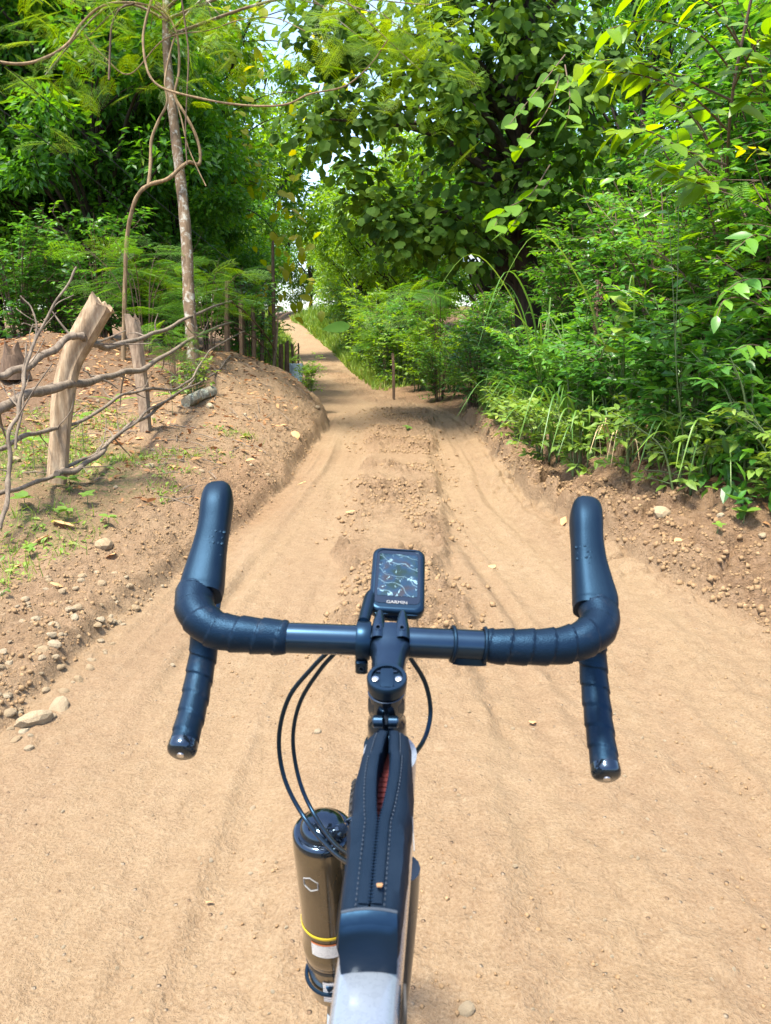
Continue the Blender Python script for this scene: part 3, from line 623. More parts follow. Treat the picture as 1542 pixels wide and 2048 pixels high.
# ------------------------------------------------------------------ shrubs of the right bank
def shrub_geo(seed, h, spread, n_stem, twigs, per, tmpl, size, lean=(0, 0), lo=0., hi=1., start=0.12, updir=0.9):
    rng = np.random.default_rng(seed); st = []; pos, fw, up = [], [], []
    for s in range(n_stem):
        a = rng.uniform(0, 2 * math.pi); hh = h * rng.uniform(.6, 1.05); r = spread * rng.uniform(.25, 1.0)
        e = np.array([math.cos(a) * r + lean[0], math.sin(a) * r + lean[1], hh]); b = np.array([math.cos(a) * .08, math.sin(a) * .08, -.06])
        m = b * .45 + e * .55 + np.array([-math.cos(a) * r * .18, -math.sin(a) * r * .18, hh * .12])
        sp = spline([b, m, e], 8); st.append(tube(sp, np.linspace(.011, .003, len(sp)) * (.6 + h * .3), 5, cap=False))
        for k in range(twigs):
            t = start + (1 - start) * (k + rng.random()) / twigs; i = min(int(t * (len(sp) - 1)), len(sp) - 2); p0 = sp[i]
            d = np.array([math.cos(a + rng.normal(0, 1.2)), math.sin(a + rng.normal(0, 1.2)), rng.uniform(.05, .75)]); L = spread * rng.uniform(.25, .6) * (1.15 - .5 * t)
            p1 = p0 + d * L; p1[2] -= .10 * L; st.append(tube(np.array([p0, (p0 + p1) / 2 + [0, 0, .04 * L], p1]), [.004, .003, .0015], 3, cap=False))
            td = nrm(p1 - p0); side = nrm(np.cross(td, [0, 0, 1.0]))
            for q in range(per):
                u_ = (q // 2 + .6) / (per / 2); sgn = 1 if q % 2 else -1
                pos.append(p0 + (p1 - p0) * min(u_, 1.0) + rng.normal(0, .006, 3)); f = td * (.55 + .5 * (u_ > .95)) + side * sgn * .9 + rng.normal(0, .25, 3); f[2] -= .15; fw.append(f)
                uu = rng.normal(0, .32, 3); uu[2] += updir; up.append(uu)
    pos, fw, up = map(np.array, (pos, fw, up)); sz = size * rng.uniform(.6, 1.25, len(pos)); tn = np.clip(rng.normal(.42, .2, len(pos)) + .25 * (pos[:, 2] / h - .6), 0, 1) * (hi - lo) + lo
    return merge(st), (pos, fw, up, sz, tn)
PICK = {}
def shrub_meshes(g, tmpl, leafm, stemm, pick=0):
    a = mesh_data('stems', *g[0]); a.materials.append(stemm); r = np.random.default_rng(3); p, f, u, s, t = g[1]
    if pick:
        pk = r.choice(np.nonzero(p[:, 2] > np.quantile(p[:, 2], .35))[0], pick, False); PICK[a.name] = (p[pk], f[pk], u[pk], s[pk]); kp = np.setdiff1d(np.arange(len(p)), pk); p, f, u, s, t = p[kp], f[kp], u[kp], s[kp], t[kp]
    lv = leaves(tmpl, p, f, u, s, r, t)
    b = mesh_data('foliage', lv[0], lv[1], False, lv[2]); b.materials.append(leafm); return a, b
S = {}
LM_shrub = leaf_meshes([fancy_leaf(.46, .2, .05, .15, 0, 7, .01, s) for s in range(2)], M['leaf_shrub'], (.3, .45, .6, .8))
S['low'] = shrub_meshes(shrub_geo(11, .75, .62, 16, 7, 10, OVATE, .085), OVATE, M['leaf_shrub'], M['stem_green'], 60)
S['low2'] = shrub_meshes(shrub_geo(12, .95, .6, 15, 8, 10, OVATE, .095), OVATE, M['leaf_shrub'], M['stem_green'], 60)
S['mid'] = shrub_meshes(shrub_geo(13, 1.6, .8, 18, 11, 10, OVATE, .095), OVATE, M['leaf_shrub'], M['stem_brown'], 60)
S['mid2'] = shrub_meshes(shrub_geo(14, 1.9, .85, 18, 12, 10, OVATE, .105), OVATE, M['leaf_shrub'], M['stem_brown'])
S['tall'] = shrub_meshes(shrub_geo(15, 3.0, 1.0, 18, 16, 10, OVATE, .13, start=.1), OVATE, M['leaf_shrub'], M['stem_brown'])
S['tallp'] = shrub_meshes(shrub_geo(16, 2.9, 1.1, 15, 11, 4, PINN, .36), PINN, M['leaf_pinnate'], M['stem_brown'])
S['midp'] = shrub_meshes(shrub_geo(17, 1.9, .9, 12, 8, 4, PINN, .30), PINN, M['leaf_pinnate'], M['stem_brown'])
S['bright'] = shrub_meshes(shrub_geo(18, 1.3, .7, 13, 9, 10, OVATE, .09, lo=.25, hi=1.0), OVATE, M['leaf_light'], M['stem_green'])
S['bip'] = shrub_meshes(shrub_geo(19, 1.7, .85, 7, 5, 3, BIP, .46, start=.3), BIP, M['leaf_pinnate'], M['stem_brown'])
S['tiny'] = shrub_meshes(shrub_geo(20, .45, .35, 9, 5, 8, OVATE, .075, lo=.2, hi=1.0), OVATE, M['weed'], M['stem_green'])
def shrub(key, x, y, rz, sc, label, name='shrub', cat='shrub', grp=None, dz=0.0):
    t = thing(name, label, cat, (x, y, G(x, y) + dz), grp); t.rotation_euler = (0, 0, rz); t.scale = (sc,) * 3
    for nm, me in zip(('stems', 'foliage'), S[key]):
        o = bpy.data.objects.new(nm, me); COL.objects.link(o); o.parent = t
        if nm == 'foliage': o['kind'] = 'stuff'
        if nm == 'stems' and me.name in PICK:
            p_, f_, u_, s_ = PICK[me.name]; X_, Y_, Z_ = leaf_frames(f_, u_)
            for i in range(len(p_)):
                lo = bpy.data.objects.new('leaf', LM_shrub[i % len(LM_shrub)]); COL.objects.link(lo); lo.parent = t; m3 = np.stack([X_[i], Y_[i], Z_[i]], 1) * s_[i]
                lo.matrix_basis = Matrix([[*m3[0], p_[i][0]], [*m3[1], p_[i][1]], [*m3[2], p_[i][2]], [0, 0, 0, 1]])
    return t
GR = 'shrubs crowding the right bank'
for key, x, y, rz, sc, label in (
        ('low', 2.35, 4.75, .2, 1.1, 'low leafy shrub at the right photo edge above the crumbled clay'),
        ('low2', 2.12, 5.5, 1.3, 1.1, 'low shrub with small pointed leaves right of the big grass tuft'),
        ('low', 1.98, 6.45, 2.2, 1.05, 'low shrub hugging the clay lip behind the right brake hood'),
        ('low2', 1.88, 7.5, 3.0, 1.1, 'low shrub behind the tall arching grass on the right bank'),
        ('low', 1.75, 8.5, 4.1, 1.1, 'low shrub on the right bank, fifth along from the near edge'),
        ('low2', 1.78, 9.6, 5.2, 1.1, 'low shrub on the right bank, sixth along from the near edge'),
        ('low', 1.85, 10.8, .9, 1.1, 'low shrub at the foot of the broad-leaved tree'),
        ('low2', 1.8, 12.0, 2.0, 1.1, 'low shrub beyond the broad-leaved tree on the right edge'),
        ('mid', 2.95, 5.3, .6, 1.05, 'waist-high green shrub at the right edge under the pointed-leaf spray'),
        ('mid2', 2.75, 6.3, 1.9, 1.0, 'shoulder-high shrub behind the bright heart-leaved vine'),
        ('mid', 2.6, 7.4, 2.7, 1.1, 'shoulder-high shrub around the dry brown seed stalk'),
        ('mid2', 2.55, 8.6, 3.3, 1.0, 'shoulder-high shrub left of the seed stalk'),
        ('mid', 2.45, 9.8, 4.4, 1.1, 'shoulder-high shrub under the dark hollow of the broad-leaved tree'),
        ('mid2', 2.6, 11.2, 5.5, .9, 'shoulder-high shrub in the shade of the broad-leaved trunk'),
        ('tall', 3.6, 5.6, .1, 1.05, 'tall dense shrub at the right edge below the sapling'),
        ('tall', 3.45, 6.9, 1.4, 1.0, 'tall dense shrub in the middle of the right bank'),
        ('tall', 3.3, 8.1, 2.5, .95, 'tall leafy shrub in the middle of the right bank'),
        ('tall', 3.3, 9.4, 3.8, .95, 'tall shrub nearest the broad-leaved tree'),
        ('tallp', 3.9, 6.2, 4.6, 1.15, 'tallest feathery shrub reaching the top right edge'),
        ('tall', 4.6, 7.6, .8, 1.35, 'high leafy shrub behind the round-leaved branch'),
        ('tall', 4.9, 9.4, 1.8, 1.3, 'high shrub at the back of the right bank'),
        ('tallp', 4.4, 4.9, 3.0, 1.2, 'feathery shrub leaning in at the far right edge'),
        ('midp', 2.85, 7.0, 5.0, .7, 'feathery shrub poking out above the arching grass'),
        ('midp', 3.05, 5.9, 2.0, 1.0, 'feathery shrub by the dead hanging leaf at the right')):
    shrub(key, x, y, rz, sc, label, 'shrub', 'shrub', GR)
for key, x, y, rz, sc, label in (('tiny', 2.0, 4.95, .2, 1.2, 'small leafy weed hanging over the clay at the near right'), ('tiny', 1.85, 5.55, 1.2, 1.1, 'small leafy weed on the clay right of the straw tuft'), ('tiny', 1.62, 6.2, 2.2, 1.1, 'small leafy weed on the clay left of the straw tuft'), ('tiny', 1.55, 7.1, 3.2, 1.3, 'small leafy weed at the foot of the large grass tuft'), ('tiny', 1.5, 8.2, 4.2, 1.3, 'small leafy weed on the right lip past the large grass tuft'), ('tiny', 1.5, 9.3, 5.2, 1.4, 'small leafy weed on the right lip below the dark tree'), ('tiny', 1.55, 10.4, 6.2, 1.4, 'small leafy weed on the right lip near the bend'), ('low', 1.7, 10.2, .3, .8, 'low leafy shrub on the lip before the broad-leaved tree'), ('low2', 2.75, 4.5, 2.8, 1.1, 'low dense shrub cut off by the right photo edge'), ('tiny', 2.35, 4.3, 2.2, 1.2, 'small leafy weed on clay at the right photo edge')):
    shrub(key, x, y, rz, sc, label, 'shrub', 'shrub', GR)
GR = 'bushes round the bend of the track'
for key, x, y, rz, sc, label in (
        ('mid', 1.55, 13.6, .3, .95, 'green bush right behind the slim dark roadside stake'),
        ('bright', 1.45, 16.6, 1.0, 1.25, 'bright green bush just right of the roadside stake'),
        ('bright', .75, 17.6, 2.2, 1.15, 'bright green bush just left of the roadside stake'),
        ('mid2', 1.9, 15.5, 3.0, 1.0, 'dark green bush under the broad-leaved tree behind the stake'),
        ('bright', 0.45, 19.5, 4.0, 1.3, 'bright bush on the inside of the bend'),
        ('mid', 0.55, 21.5, 5.0, 1.25, 'dark bush by the round banana leaf on the bend'),
        ('bright', -0.05, 23.5, .6, 1.5, 'tall bright bush beside the climbing track'),
        ('mid2', .9, 20.5, 1.6, 1.2, 'dark bush behind the bright bushes of the bend'),
        ('bip', 1.3, 18.5, 1.6, 1.4, 'ferny sapling above the bushes of the bend'),
        ('bip', .1, 22.5, 2.6, 1.4, 'ferny sapling near the forked tree'),
        ('bright', -0.35, 27.0, 2.0, 2.1, 'bright bush halfway up the climb'),
        ('bright', -0.9, 33.0, 3.0, 2.3, 'pale bush near the top of the climb'),
        ('mid', -1.4, 38.5, 4.0, 1.9, 'last bush before the hilltop on the right'),
        ('bright', -.2, 25.5, 1.2, 1.5, 'bright bush in front of the arching tree trunk on the bend'),
        ('mid', .3, 20.4, 3.9, 1.1, 'dark low bush hugging the inside of the bend'),
        ('bright', -.75, 30.0, 4.4, 1.6, 'pale bush behind the arching tree on the climb'),
        ('mid', 1.05, 15.2, 4.4, .7, 'low dark bush at the dirt corner right of the stake'),
        ('mid', 2.8, 17.0, 2.0, 1.3, 'dark bush below the shed roof'),
        ('mid2', 3.4, 13.6, 1.0, 1.2, 'dark bush behind the broad-leaved trunk')):
    shrub(key, x, y, rz, sc, label, 'bush', 'bush', GR)
GR = 'ferny saplings behind the fence'
for key, px, d, rz, sc, label in (
        ('bip', 300, 10.6, .3, .9, 'ferny sapling between the weathered second post and the pale trunk'),
        ('mid2', 215, 12.0, 1.8, 1.0, 'leafy dark shrub behind the split fence post'),
        ('bip', 425, 12.2, 3.1, .8, 'ferny sapling right of the pale slender trunk'),
        ('mid', 500, 14.0, 4.4, .9, 'leafy sapling behind the row of fence stakes'),
        ('mid2', 60, 12.3, .9, 1.0, 'leafy dark shrub behind the stump at the left edge'),
        ('mid2', 140, 13.2, 2.9, 1.1, 'leafy dark shrub beyond the mound'),
        ('mid2', 360, 13.8, 4.9, 1.1, 'leafy shrub directly behind the pale trunk foot'),
        ('mid', 480, 15.2, 1.1, 1.0, 'green shrub behind the stake fence by the tall pole'),
        ('bright', 535, 17.5, 1.1, 1.1, 'yellow-green shrub behind the tall pole')):
    p = at(px, d); shrub(key, p[0], p[1], rz, sc, label, 'sapling', 'sapling', GR)
p = at(624, 13.6); shrub('bright', -1.32, 13.4, 1.0, .52, 'small bright green plant on the left bank below the blue sack', 'roadside_plant', 'plant', None, -.02)
p = at(395, 9.1); shrub('tiny', -2.25, 8.9, .6, .9, 'small leafy weed at the foot of the pale trunk', 'weed', 'weed')
p = at(360, 9.4); shrub('bip', p[0], 9.3, 2.0, .42, 'tiny ferny seedling beside the pale trunk', 'seedling', 'seedling')

# mass of leaves filling the bank behind the shrubs that stand out
rng = np.random.default_rng(5)
n = 26000; x = rng.uniform(2.0, 7.5, n); y = rng.uniform(4.2, 15, n); top = np.clip((x - 1.75) * 1.15, .15, 3.6) * (.8 + .5 * vnoise(x * 1.1, y * 1.1, 5)); z = gz(x, y, False) + top * rng.random(n) ** .6
p = np.stack([x, y, z], -1); f = rng.normal(size=(n, 3)); f[:, 2] -= .2; f[:, 0] -= .4; u = rng.normal(0, .4, (n, 3)); u[:, 2] += .9
lv = leaves(OVATE, p, f, u, .11 * rng.uniform(.6, 1.3, n), rng, np.clip(rng.normal(.35, .2, n), 0, 1))
o = obj('undergrowth', (lv[0], lv[1]), M['leaf_shrub'], None, False, lv[2], kind='stuff'); tag(o, 'dense mass of green leaves filling the right bank behind the shrubs', 'undergrowth')

# ------------------------------------------------------------------ things with large single leaves
def leafy_stem(root, path_px, n_leaf, size, meshes, rng, r=.006, stem_mat='stem_green', droop=.3, spread=.9, s0=.15):
    sp = spline(PS(path_px), 10); obj('stem', tube(sp, np.linspace(r, r * .4, len(sp)), 7), M[stem_mat], root)
    pos, fw, up = [], [], []
    for k in range(n_leaf):
        t = s0 + (1 - s0) * (k + .5) / n_leaf; i = min(int(t * (len(sp) - 1)), len(sp) - 2); d = nrm(sp[i + 1] - sp[i]); side = nrm(np.cross(d, [0, .2, 1.0])) * (1 if k % 2 else -1)
        f = d * .5 + side * spread + rng.normal(0, .22, 3); f[2] -= droop; pos.append(sp[i]); fw.append(f); u = rng.normal(0, .25, 3) + np.array([0, -.45, .9]); up.append(u)
    pos, fw, up = map(np.array, (pos, fw, up)); single_leaves(root, meshes, pos, fw, up, size * rng.uniform(.7, 1.2, n_leaf), rng, np.arange(n_leaf))
rng = np.random.default_rng(31)
LM_sap = leaf_meshes([fancy_leaf(.42, .2, .05, .05, 0, 8, .01, s) for s in range(3)], M['leaf_sapling'], (.35, .55, .75))
LM_round = leaf_meshes([fancy_leaf(.8, .14, .05, 0, .3, 8, .01, s) for s in range(3)], M['leaf_light'], (.3, .5, .62))
LM_vine = leaf_meshes([fancy_leaf(.85, .18, .05, .25, .8, 8, .012, s) for s in range(3)], M['leaf_vine'], (.3, .55, .8))
LM_point = leaf_meshes([fancy_leaf(.46, .22, .05, .2, 0, 8, .01, s) for s in range(3)], M['leaf_shrub'], (.45, .65, .8))
LM_yel = leaf_meshes([fancy_leaf(.6, .2, .05, .1, .2, 8, .014, s) for s in range(3)], M['leaf_yellow'], (.2, .5, .8))
def loc_of(pth): return tuple(P(*pth[0]))
sap = thing('broad_sapling', 'sapling with long yellow-green leaves spreading at the top right', 'sapling', tuple(at(1465, 5.2)))
obj('trunk', tube(spline(np.vstack([at(1465, 6.6) - [0, 0, .1], P(1455, 450, 6.2), P(1462, 215, 5.2), P(1510, -40, 4.8)]), 8), np.linspace(.014, .009, 25), 9), M['stem_brown'], sap)
for pth in ([(1462, 200, 4.6), (1350, 150, 4.4), (1250, 120, 4.3), (1150, 130, 4.2)], [(1455, 260, 4.6), (1380, 190, 4.4), (1280, 150, 4.4), (1200, 145, 4.4)], [(1470, 150, 4.6), (1400, 70, 4.4), (1300, 40, 4.3), (1210, 60, 4.2)],
            [(1485, 100, 4.6), (1420, 10, 4.4), (1330, -30, 4.3), (1260, -10, 4.2)], [(1460, 230, 4.6), (1520, 170, 4.3), (1580, 150, 4.2)], [(1465, 180, 4.6), (1510, 90, 4.3), (1560, 50, 4.2)],
            [(1452, 330, 4.6), (1370, 300, 4.4), (1290, 260, 4.3), (1220, 265, 4.3)], [(1450, 380, 4.6), (1380, 360, 4.4), (1310, 330, 4.3)]):
    leafy_stem(sap, pth, 25, .17, LM_sap, rng, .007, 'stem_brown')
rb = thing('round_leaved_branch', 'pale round-leaved branch hanging before the dark tree', 'branch', tuple(P(1130, 120, 8.2)))
for pth in ([(1130, 110, 8.6), (1090, 160, 8.2), (1050, 210, 8.0), (1010, 260, 7.8)], [(1120, 150, 8.4), (1100, 210, 8.1), (1060, 270, 7.9), (1030, 300, 7.9)], [(1130, 130, 8.5), (1140, 200, 8.2), (1130, 260, 8.1)], [(1100, 330, 8.4), (1060, 390, 8.1), (1010, 420, 8.0), (985, 460, 7.9)], [(1100, 360, 8.4), (1050, 420, 8.2), (1000, 480, 8.1)]):
    leafy_stem(rb, pth, 9, .21, LM_round, rng, .008, 'stem_brown', .15)
rb2 = thing('round_leaved_sapling', 'dull green round leaves in shade under the top right sapling', 'sapling', tuple(at(1390, 5.0)))
for pth in ([(1440, 330, 5.0), (1400, 250, 4.9), (1350, 190, 4.8)], [(1440, 330, 5.0), (1380, 230, 4.9), (1310, 200, 4.8)], [(1420, 350, 5.0), (1350, 280, 4.9)]):
    leafy_stem(rb2, pth, 5, .15, LM_round, rng, .007, 'stem_brown', .1)
hv = thing('heart_leaved_vine', 'bright lime heart-leaved vine climbing in the middle of the right bank', 'vine', tuple(at(1215, 5.9)))
for pth in ([(1200, 720, 5.7), (1212, 690, 5.6), (1235, 640, 5.5), (1270, 610, 5.4), (1300, 600, 5.4)], [(1225, 690, 5.6), (1250, 620, 5.5), (1255, 585, 5.5), (1290, 580, 5.4)], [(1200, 720, 5.7), (1215, 680, 5.6), (1245, 650, 5.5)]):
    leafy_stem(hv, pth, 6, .135, LM_vine, rng, .004, 'stem_green', .15)
cl = thing('climbing_tendril', 'thin twining stem with pale leaves rising above the right bank', 'vine', tuple(at(1345, 5.3)))
for pth in ([(1370, 900, 5.1), (1352, 720, 4.9), (1356, 520, 4.8), (1357, 300, 4.7), (1350, 250, 4.7)], [(1350, 700, 5.0), (1345, 560, 4.9), (1330, 380, 4.8), (1290, 330, 4.7)]):
    leafy_stem(cl, pth, 13, .10, LM_point, rng, .0035, 'stem_green', .1, .9, .3)
cl2 = thing('arching_tendril', 'long pale vine shoot arching level across the right bank', 'vine', tuple(P(1560, 280, 4.5)))
leafy_stem(cl2, [(1560, 270, 4.4), (1480, 295, 4.5), (1400, 312, 4.6), (1300, 335, 4.7), (1230, 357, 4.8), (1165, 355, 4.9)], 16, .085, LM_point, rng, .003, 'stem_green', .0)
ps_ = thing('pointed_leaf_spray', 'spray of large pointed leaves on the right edge beside low shrubs', 'plant', tuple(at(1500, 4.5)))
for pth in ([(1560, 640, 4.4), (1500, 600, 4.3), (1450, 600, 4.2), (1430, 640, 4.2)], [(1560, 560, 4.4), (1490, 560, 4.3), (1440, 590, 4.2)], [(1560, 720, 4.4), (1510, 690, 4.3), (1470, 700, 4.2)], [(1560, 480, 4.4), (1510, 470, 4.3), (1470, 500, 4.2)]):
    leafy_stem(ps_, pth, 7, .13, LM_point, rng, .005, 'stem_brown', .35)
yl = thing('yellow_leaved_shoot', 'yellowing leaf shoot at the upper right edge', 'shoot', tuple(P(1560, 330, 4.3)))
leafy_stem(yl, [(1570, 330, 4.3), (1520, 300, 4.3), (1470, 300, 4.3)], 7, .085, LM_yel, rng, .004, 'stem_green', .1)
# dry brown seed stalk
sk = thing('seed_stalk', 'dry brown seed stalk standing among the right bank shrubs', 'stalk', tuple(at(1195, 7.0)))
a = P(1190, 760, 6.9); b = P(1196, 560, 6.9); obj('stem', tube(np.linspace(a, b, 12), .012, 6), M['stem_brown'], sk)
sd_ = []
for k in range(260):
    t = rng.random(); c = a + (b - a) * (.15 + .8 * t) + rng.normal(0, .028, 3); sd_.append(lathe([(-.012, 0), (0, .010), (.012, 0)], c, rnd_dirs(rng, 1)[0], 5))
obj('seeds', merge(sd_), plain('seed_brown', (.13, .07, .04), .9), sk, kind='stuff')

# arching grasses: every blade a part
def ribbon(p, wd, side):
    s = spline(p, 6); t = np.linspace(0, 1, len(s)); w_ = wd * np.minimum(1, t * 6 + .35) * (1 - t ** 2.2) ** .8 + .0004; T_ = nrm(np.gradient(s, axis=0)); sd = nrm(side - T_ * (T_ @ side)[:, None]); nn = np.cross(T_, sd)
    V = np.stack([s - sd * w_[:, None] + nn * w_[:, None] * .35, s, s + sd * w_[:, None] + nn * w_[:, None] * .35], 1).reshape(-1, 3); n = len(s)
    return V, [np.array([[3 * i + j, 3 * i + j + 1, 3 * i + j + 4, 3 * i + j + 3] for i in range(n - 1) for j in (0, 1)])]
def grass_tuft(name, label, base, n, L, wd, seed, bend=(-.5, -.3), spread=1.0, cat='grass', group=None):
    r = np.random.default_rng(seed); t = thing(name, label, cat, tuple(base), group)
    for k in range(n):
        a = r.uniform(0, 2 * math.pi); l = L * r.uniform(.55, 1.1); out = np.array([math.cos(a), math.sin(a), 0]) * r.uniform(.15, .6) * spread + np.array([bend[0], bend[1], 0]) * r.uniform(.1, .9)
        b = base + np.array([math.cos(a), math.sin(a), 0]) * r.uniform(0, .17) - [0, 0, .03]
        out = out * 1.25; p1 = b + np.array([0, 0, l * .42]) + out * l * .25; p2 = b + np.array([0, 0, l * r.uniform(.5, .7)]) + out * l * .68; p3 = b + np.array([0, 0, l * r.uniform(.05, .55)]) + out * l * 1.1
        g = ribbon([b, p1, p2, p3], wd * r.uniform(.7, 1.2), np.array([-out[1], out[0], .1]) + 1e-3); obj('blade', g, M['grass'], t, True, np.full(len(g[0]), r.uniform(.15, .95)))
    return t
GG = 'grass tufts along the right bank'
grass_tuft('tall_grass', 'large arching grass tuft midway along the right bank', at(1135, 7.0), 40, 1.05, .011, 1, (-.35, -.5), 1.0, 'grass', GG)
grass_tuft('tall_grass', 'grass tuft on the clay lip just above the right brake hood', at(1175, 6.5), 30, .8, .010, 2, (-.2, -.6), 1.1, 'grass', GG)
grass_tuft('tall_grass', 'high grass plume rising before the dark hollow', P(1080, 745, 8.0), 8, 1.6, .011, 3, (-.45, -.2), .8, 'grass', GG)
grass_tuft('tall_grass', 'grass arching over the top of the shrubs left of the seed stalk', P(1240, 720, 6.6), 6, 1.4, .010, 4, (-.6, -.2), .8, 'grass', GG)
grass_tuft('tall_grass', 'grass tuft on the right bank farther along, near the bend', at(985, 11.0), 34, 1.0, .010, 5, (-.4, -.4), 1.0, 'grass', GG)
grass_tuft('tall_grass', 'short grass at the bank foot near the right photo edge', at(1370, 5.35), 26, .62, .009, 6, (-.3, -.5), 1.2, 'grass', GG)
grass_tuft('tall_grass', 'slim grass tuft low on the bank beside the low pointed-leaf shrub', at(1440, 5.0), 18, .55, .008, 7, (-.3, -.5), 1.2, 'grass', GG)
grass_tuft('tall_grass', 'grass tuft between big tuft and bend on the right bank', at(1060, 8.9), 30, .85, .010, 8, (-.4, -.5), 1.1, 'grass', GG)
dg = M['grass']; M['grass'] = plain('straw', (.42, .30, .15), .7)
grass_tuft('dry_grass', 'dead straw tuft drooping over the right clay bank', at(1245, 5.75) + [0, 0, .06], 16, .5, .005, 9, (-.1, -.9), 1.1, 'grass'); M['grass'] = dg
# big-leaved plants near the bend
M['banana'] = leaf_mat('banana_leaf', (.03, .10, .02), (.05, .15, .025), (.09, .2, .03), .3, .7, .2)
LM_ban = leaf_meshes([fancy_leaf(.42, .35, .03, 0, 0, 9, .01, 2)], M['banana'], (.5,))
for label, px, py, d, f_, s_ in (('single broad drooping leaf beside the bend of the track', 700, 652, 23, (-1, -.3, -.05), .8), ('single long broad leaf poking out before the shed', 900, 607, 18.5, (-1, -.2, .35), 1.0)):
    b = P(px, py, d); t = thing('banana_plant', label, 'plant', (b[0], b[1], G(b[0], b[1])))
    obj('stem', tube(spline([[b[0] + .95, b[1] + .5, G(b[0], b[1]) - .1], [b[0] + .7, b[1] + .3, b[2] * .7], b], 5), np.linspace(.03, .010, 11), 8), M['stem_green'], t)
    single_leaves(t, LM_ban, b[None], np.array([f_]), np.array([[.15, -1.0, .25]]), s_, rng, np.array([0]))

# ------------------------------------------------------------------ pale trunk, lianas and overhanging sprays
D0 = 9.5
st_base = at(388, D0)
st = thing('slender_tree', 'slender leaning tree with pale lichen-spotted trunk behind the fence', 'tree', tuple(st_base))
tp = spline(np.vstack([st_base - [0, 0, .15], PS([(386, 700, D0), (378, 600, D0), (372, 470, D0), (360, 350, D0), (345, 220, D0), (335, 120, D0), (332, 20, D0), (336, -120, D0), (350, -260, D0)])]), 6)
obj('trunk', tube(tp, np.interp(np.linspace(0, 1, len(tp)), [0, .08, .5, 1], [.105, .078, .062, .035]) * (1 + .05 * np.sin(np.arange(len(tp)) * 1.7)), 14), M['bark_pale'], st)
rng = np.random.default_rng(41)
br = []; cen = []
for (px, py, d) in ((450, -60, 9.3), (560, -40, 9.0), (680, 20, 8.8), (440, 30, 9.2), (760, 30, 8.6), (820, 70, 8.6), (430, 60, 9.4), (240, -20, 9.4), (140, 10, 9.2), (180, 70, 9.6), (60, -20, 9.2), (700, -20, 8.8), (860, 10, 8.5), (330, -40, 9.0), (300, 60, 9.9), (90, 150, 9.6), (840, 140, 8.8), (740, 90, 9)):
    e = P(px, py, d); b = tp[-1 - rng.integers(2, 16)]; br.append(tube(spline([b, (b + e) / 2 + [0, 0, .25], e], 6), np.linspace(.022, .005, 13), 6, cap=False)); cen.append(e)
obj('branches', merge(br), M['bark_pale'], st)
n = len(cen) * 26; c = np.repeat(np.array(cen), 26, 0) + rng.normal(0, .36, (n, 3)); f = rng.normal(0, 1, (n, 3)); f[:, 2] = -.25 + rng.normal(0, .25, n); u = rng.normal(0, .2, (n, 3)); u[:, 2] += 1; u[:, 1] -= .5
lv = leaves(BIP, c, f, u, .40 * rng.uniform(.7, 1.2, n), rng, rng.uniform(.2, 1, n)); obj('crown', (lv[0], lv[1]), M['leaf_sapling'], st, False, lv[2], kind='stuff')
yt = thing('yellow_leaved_tree', 'spindly tree with large yellow-green leaves against the sky gap', 'tree', tuple(at(415, 17.5)))
yb = at(415, 17.5); obj('trunk', tube(spline(np.vstack([yb - [0, 0, .2], P(430, 400, 17), P(460, 150, 15.5), P(540, -40, 14)]), 8), np.linspace(.06, .02, 25), 8), M['bark_dark'], yt)
pos, fw, up = [], [], []; tw = []
for (px, py, d, k) in ((690, 130, 13.4, 8), (500, 250, 14.6, 8), (470, 90, 14.4, 10), (690, 60, 13.5, 12), (420, 100, 14.8, 10), (300, 60, 14.8, 10), (660, 190, 13.2, 8), (630, 240, 13.4, 6), (500, 350, 15.5, 9), (470, 360, 15.5, 6), (560, 420, 17, 8), (575, 500, 17.5, 10), (570, 560, 18, 10), (560, 610, 18, 8), (480, 10, 14.4, 10), (380, 20, 14.5, 10), (740, 20, 13.5, 10)):
    e = P(px, py, d); b = P(445 + rng.uniform(0, 70), max(py - rng.uniform(-40, 120), -60), 15.6); tw.append(tube(spline([b, (b + e) / 2 + [0, 0, .2], e], 4), np.linspace(.014, .004, 9), 5, cap=False)); k = int(k * 1.8)
    for q in range(k): pos.append(e + rng.normal(0, .36, 3)); ff = rng.normal(0, .8, 3); ff[2] -= .5; fw.append(ff); up.append(rng.normal(0, .3, 3) + [0, -.6, .8])
obj('branches', merge(tw), M['bark_dark'], yt); pos, fw, up = map(np.array, (pos, fw, up)); single_leaves(yt, LM_yel, pos, fw, up, .27 * rng.uniform(.7, 1.2, len(pos)), rng, np.arange(len(pos)))
GL = 'lianas looping round the pale trunk'
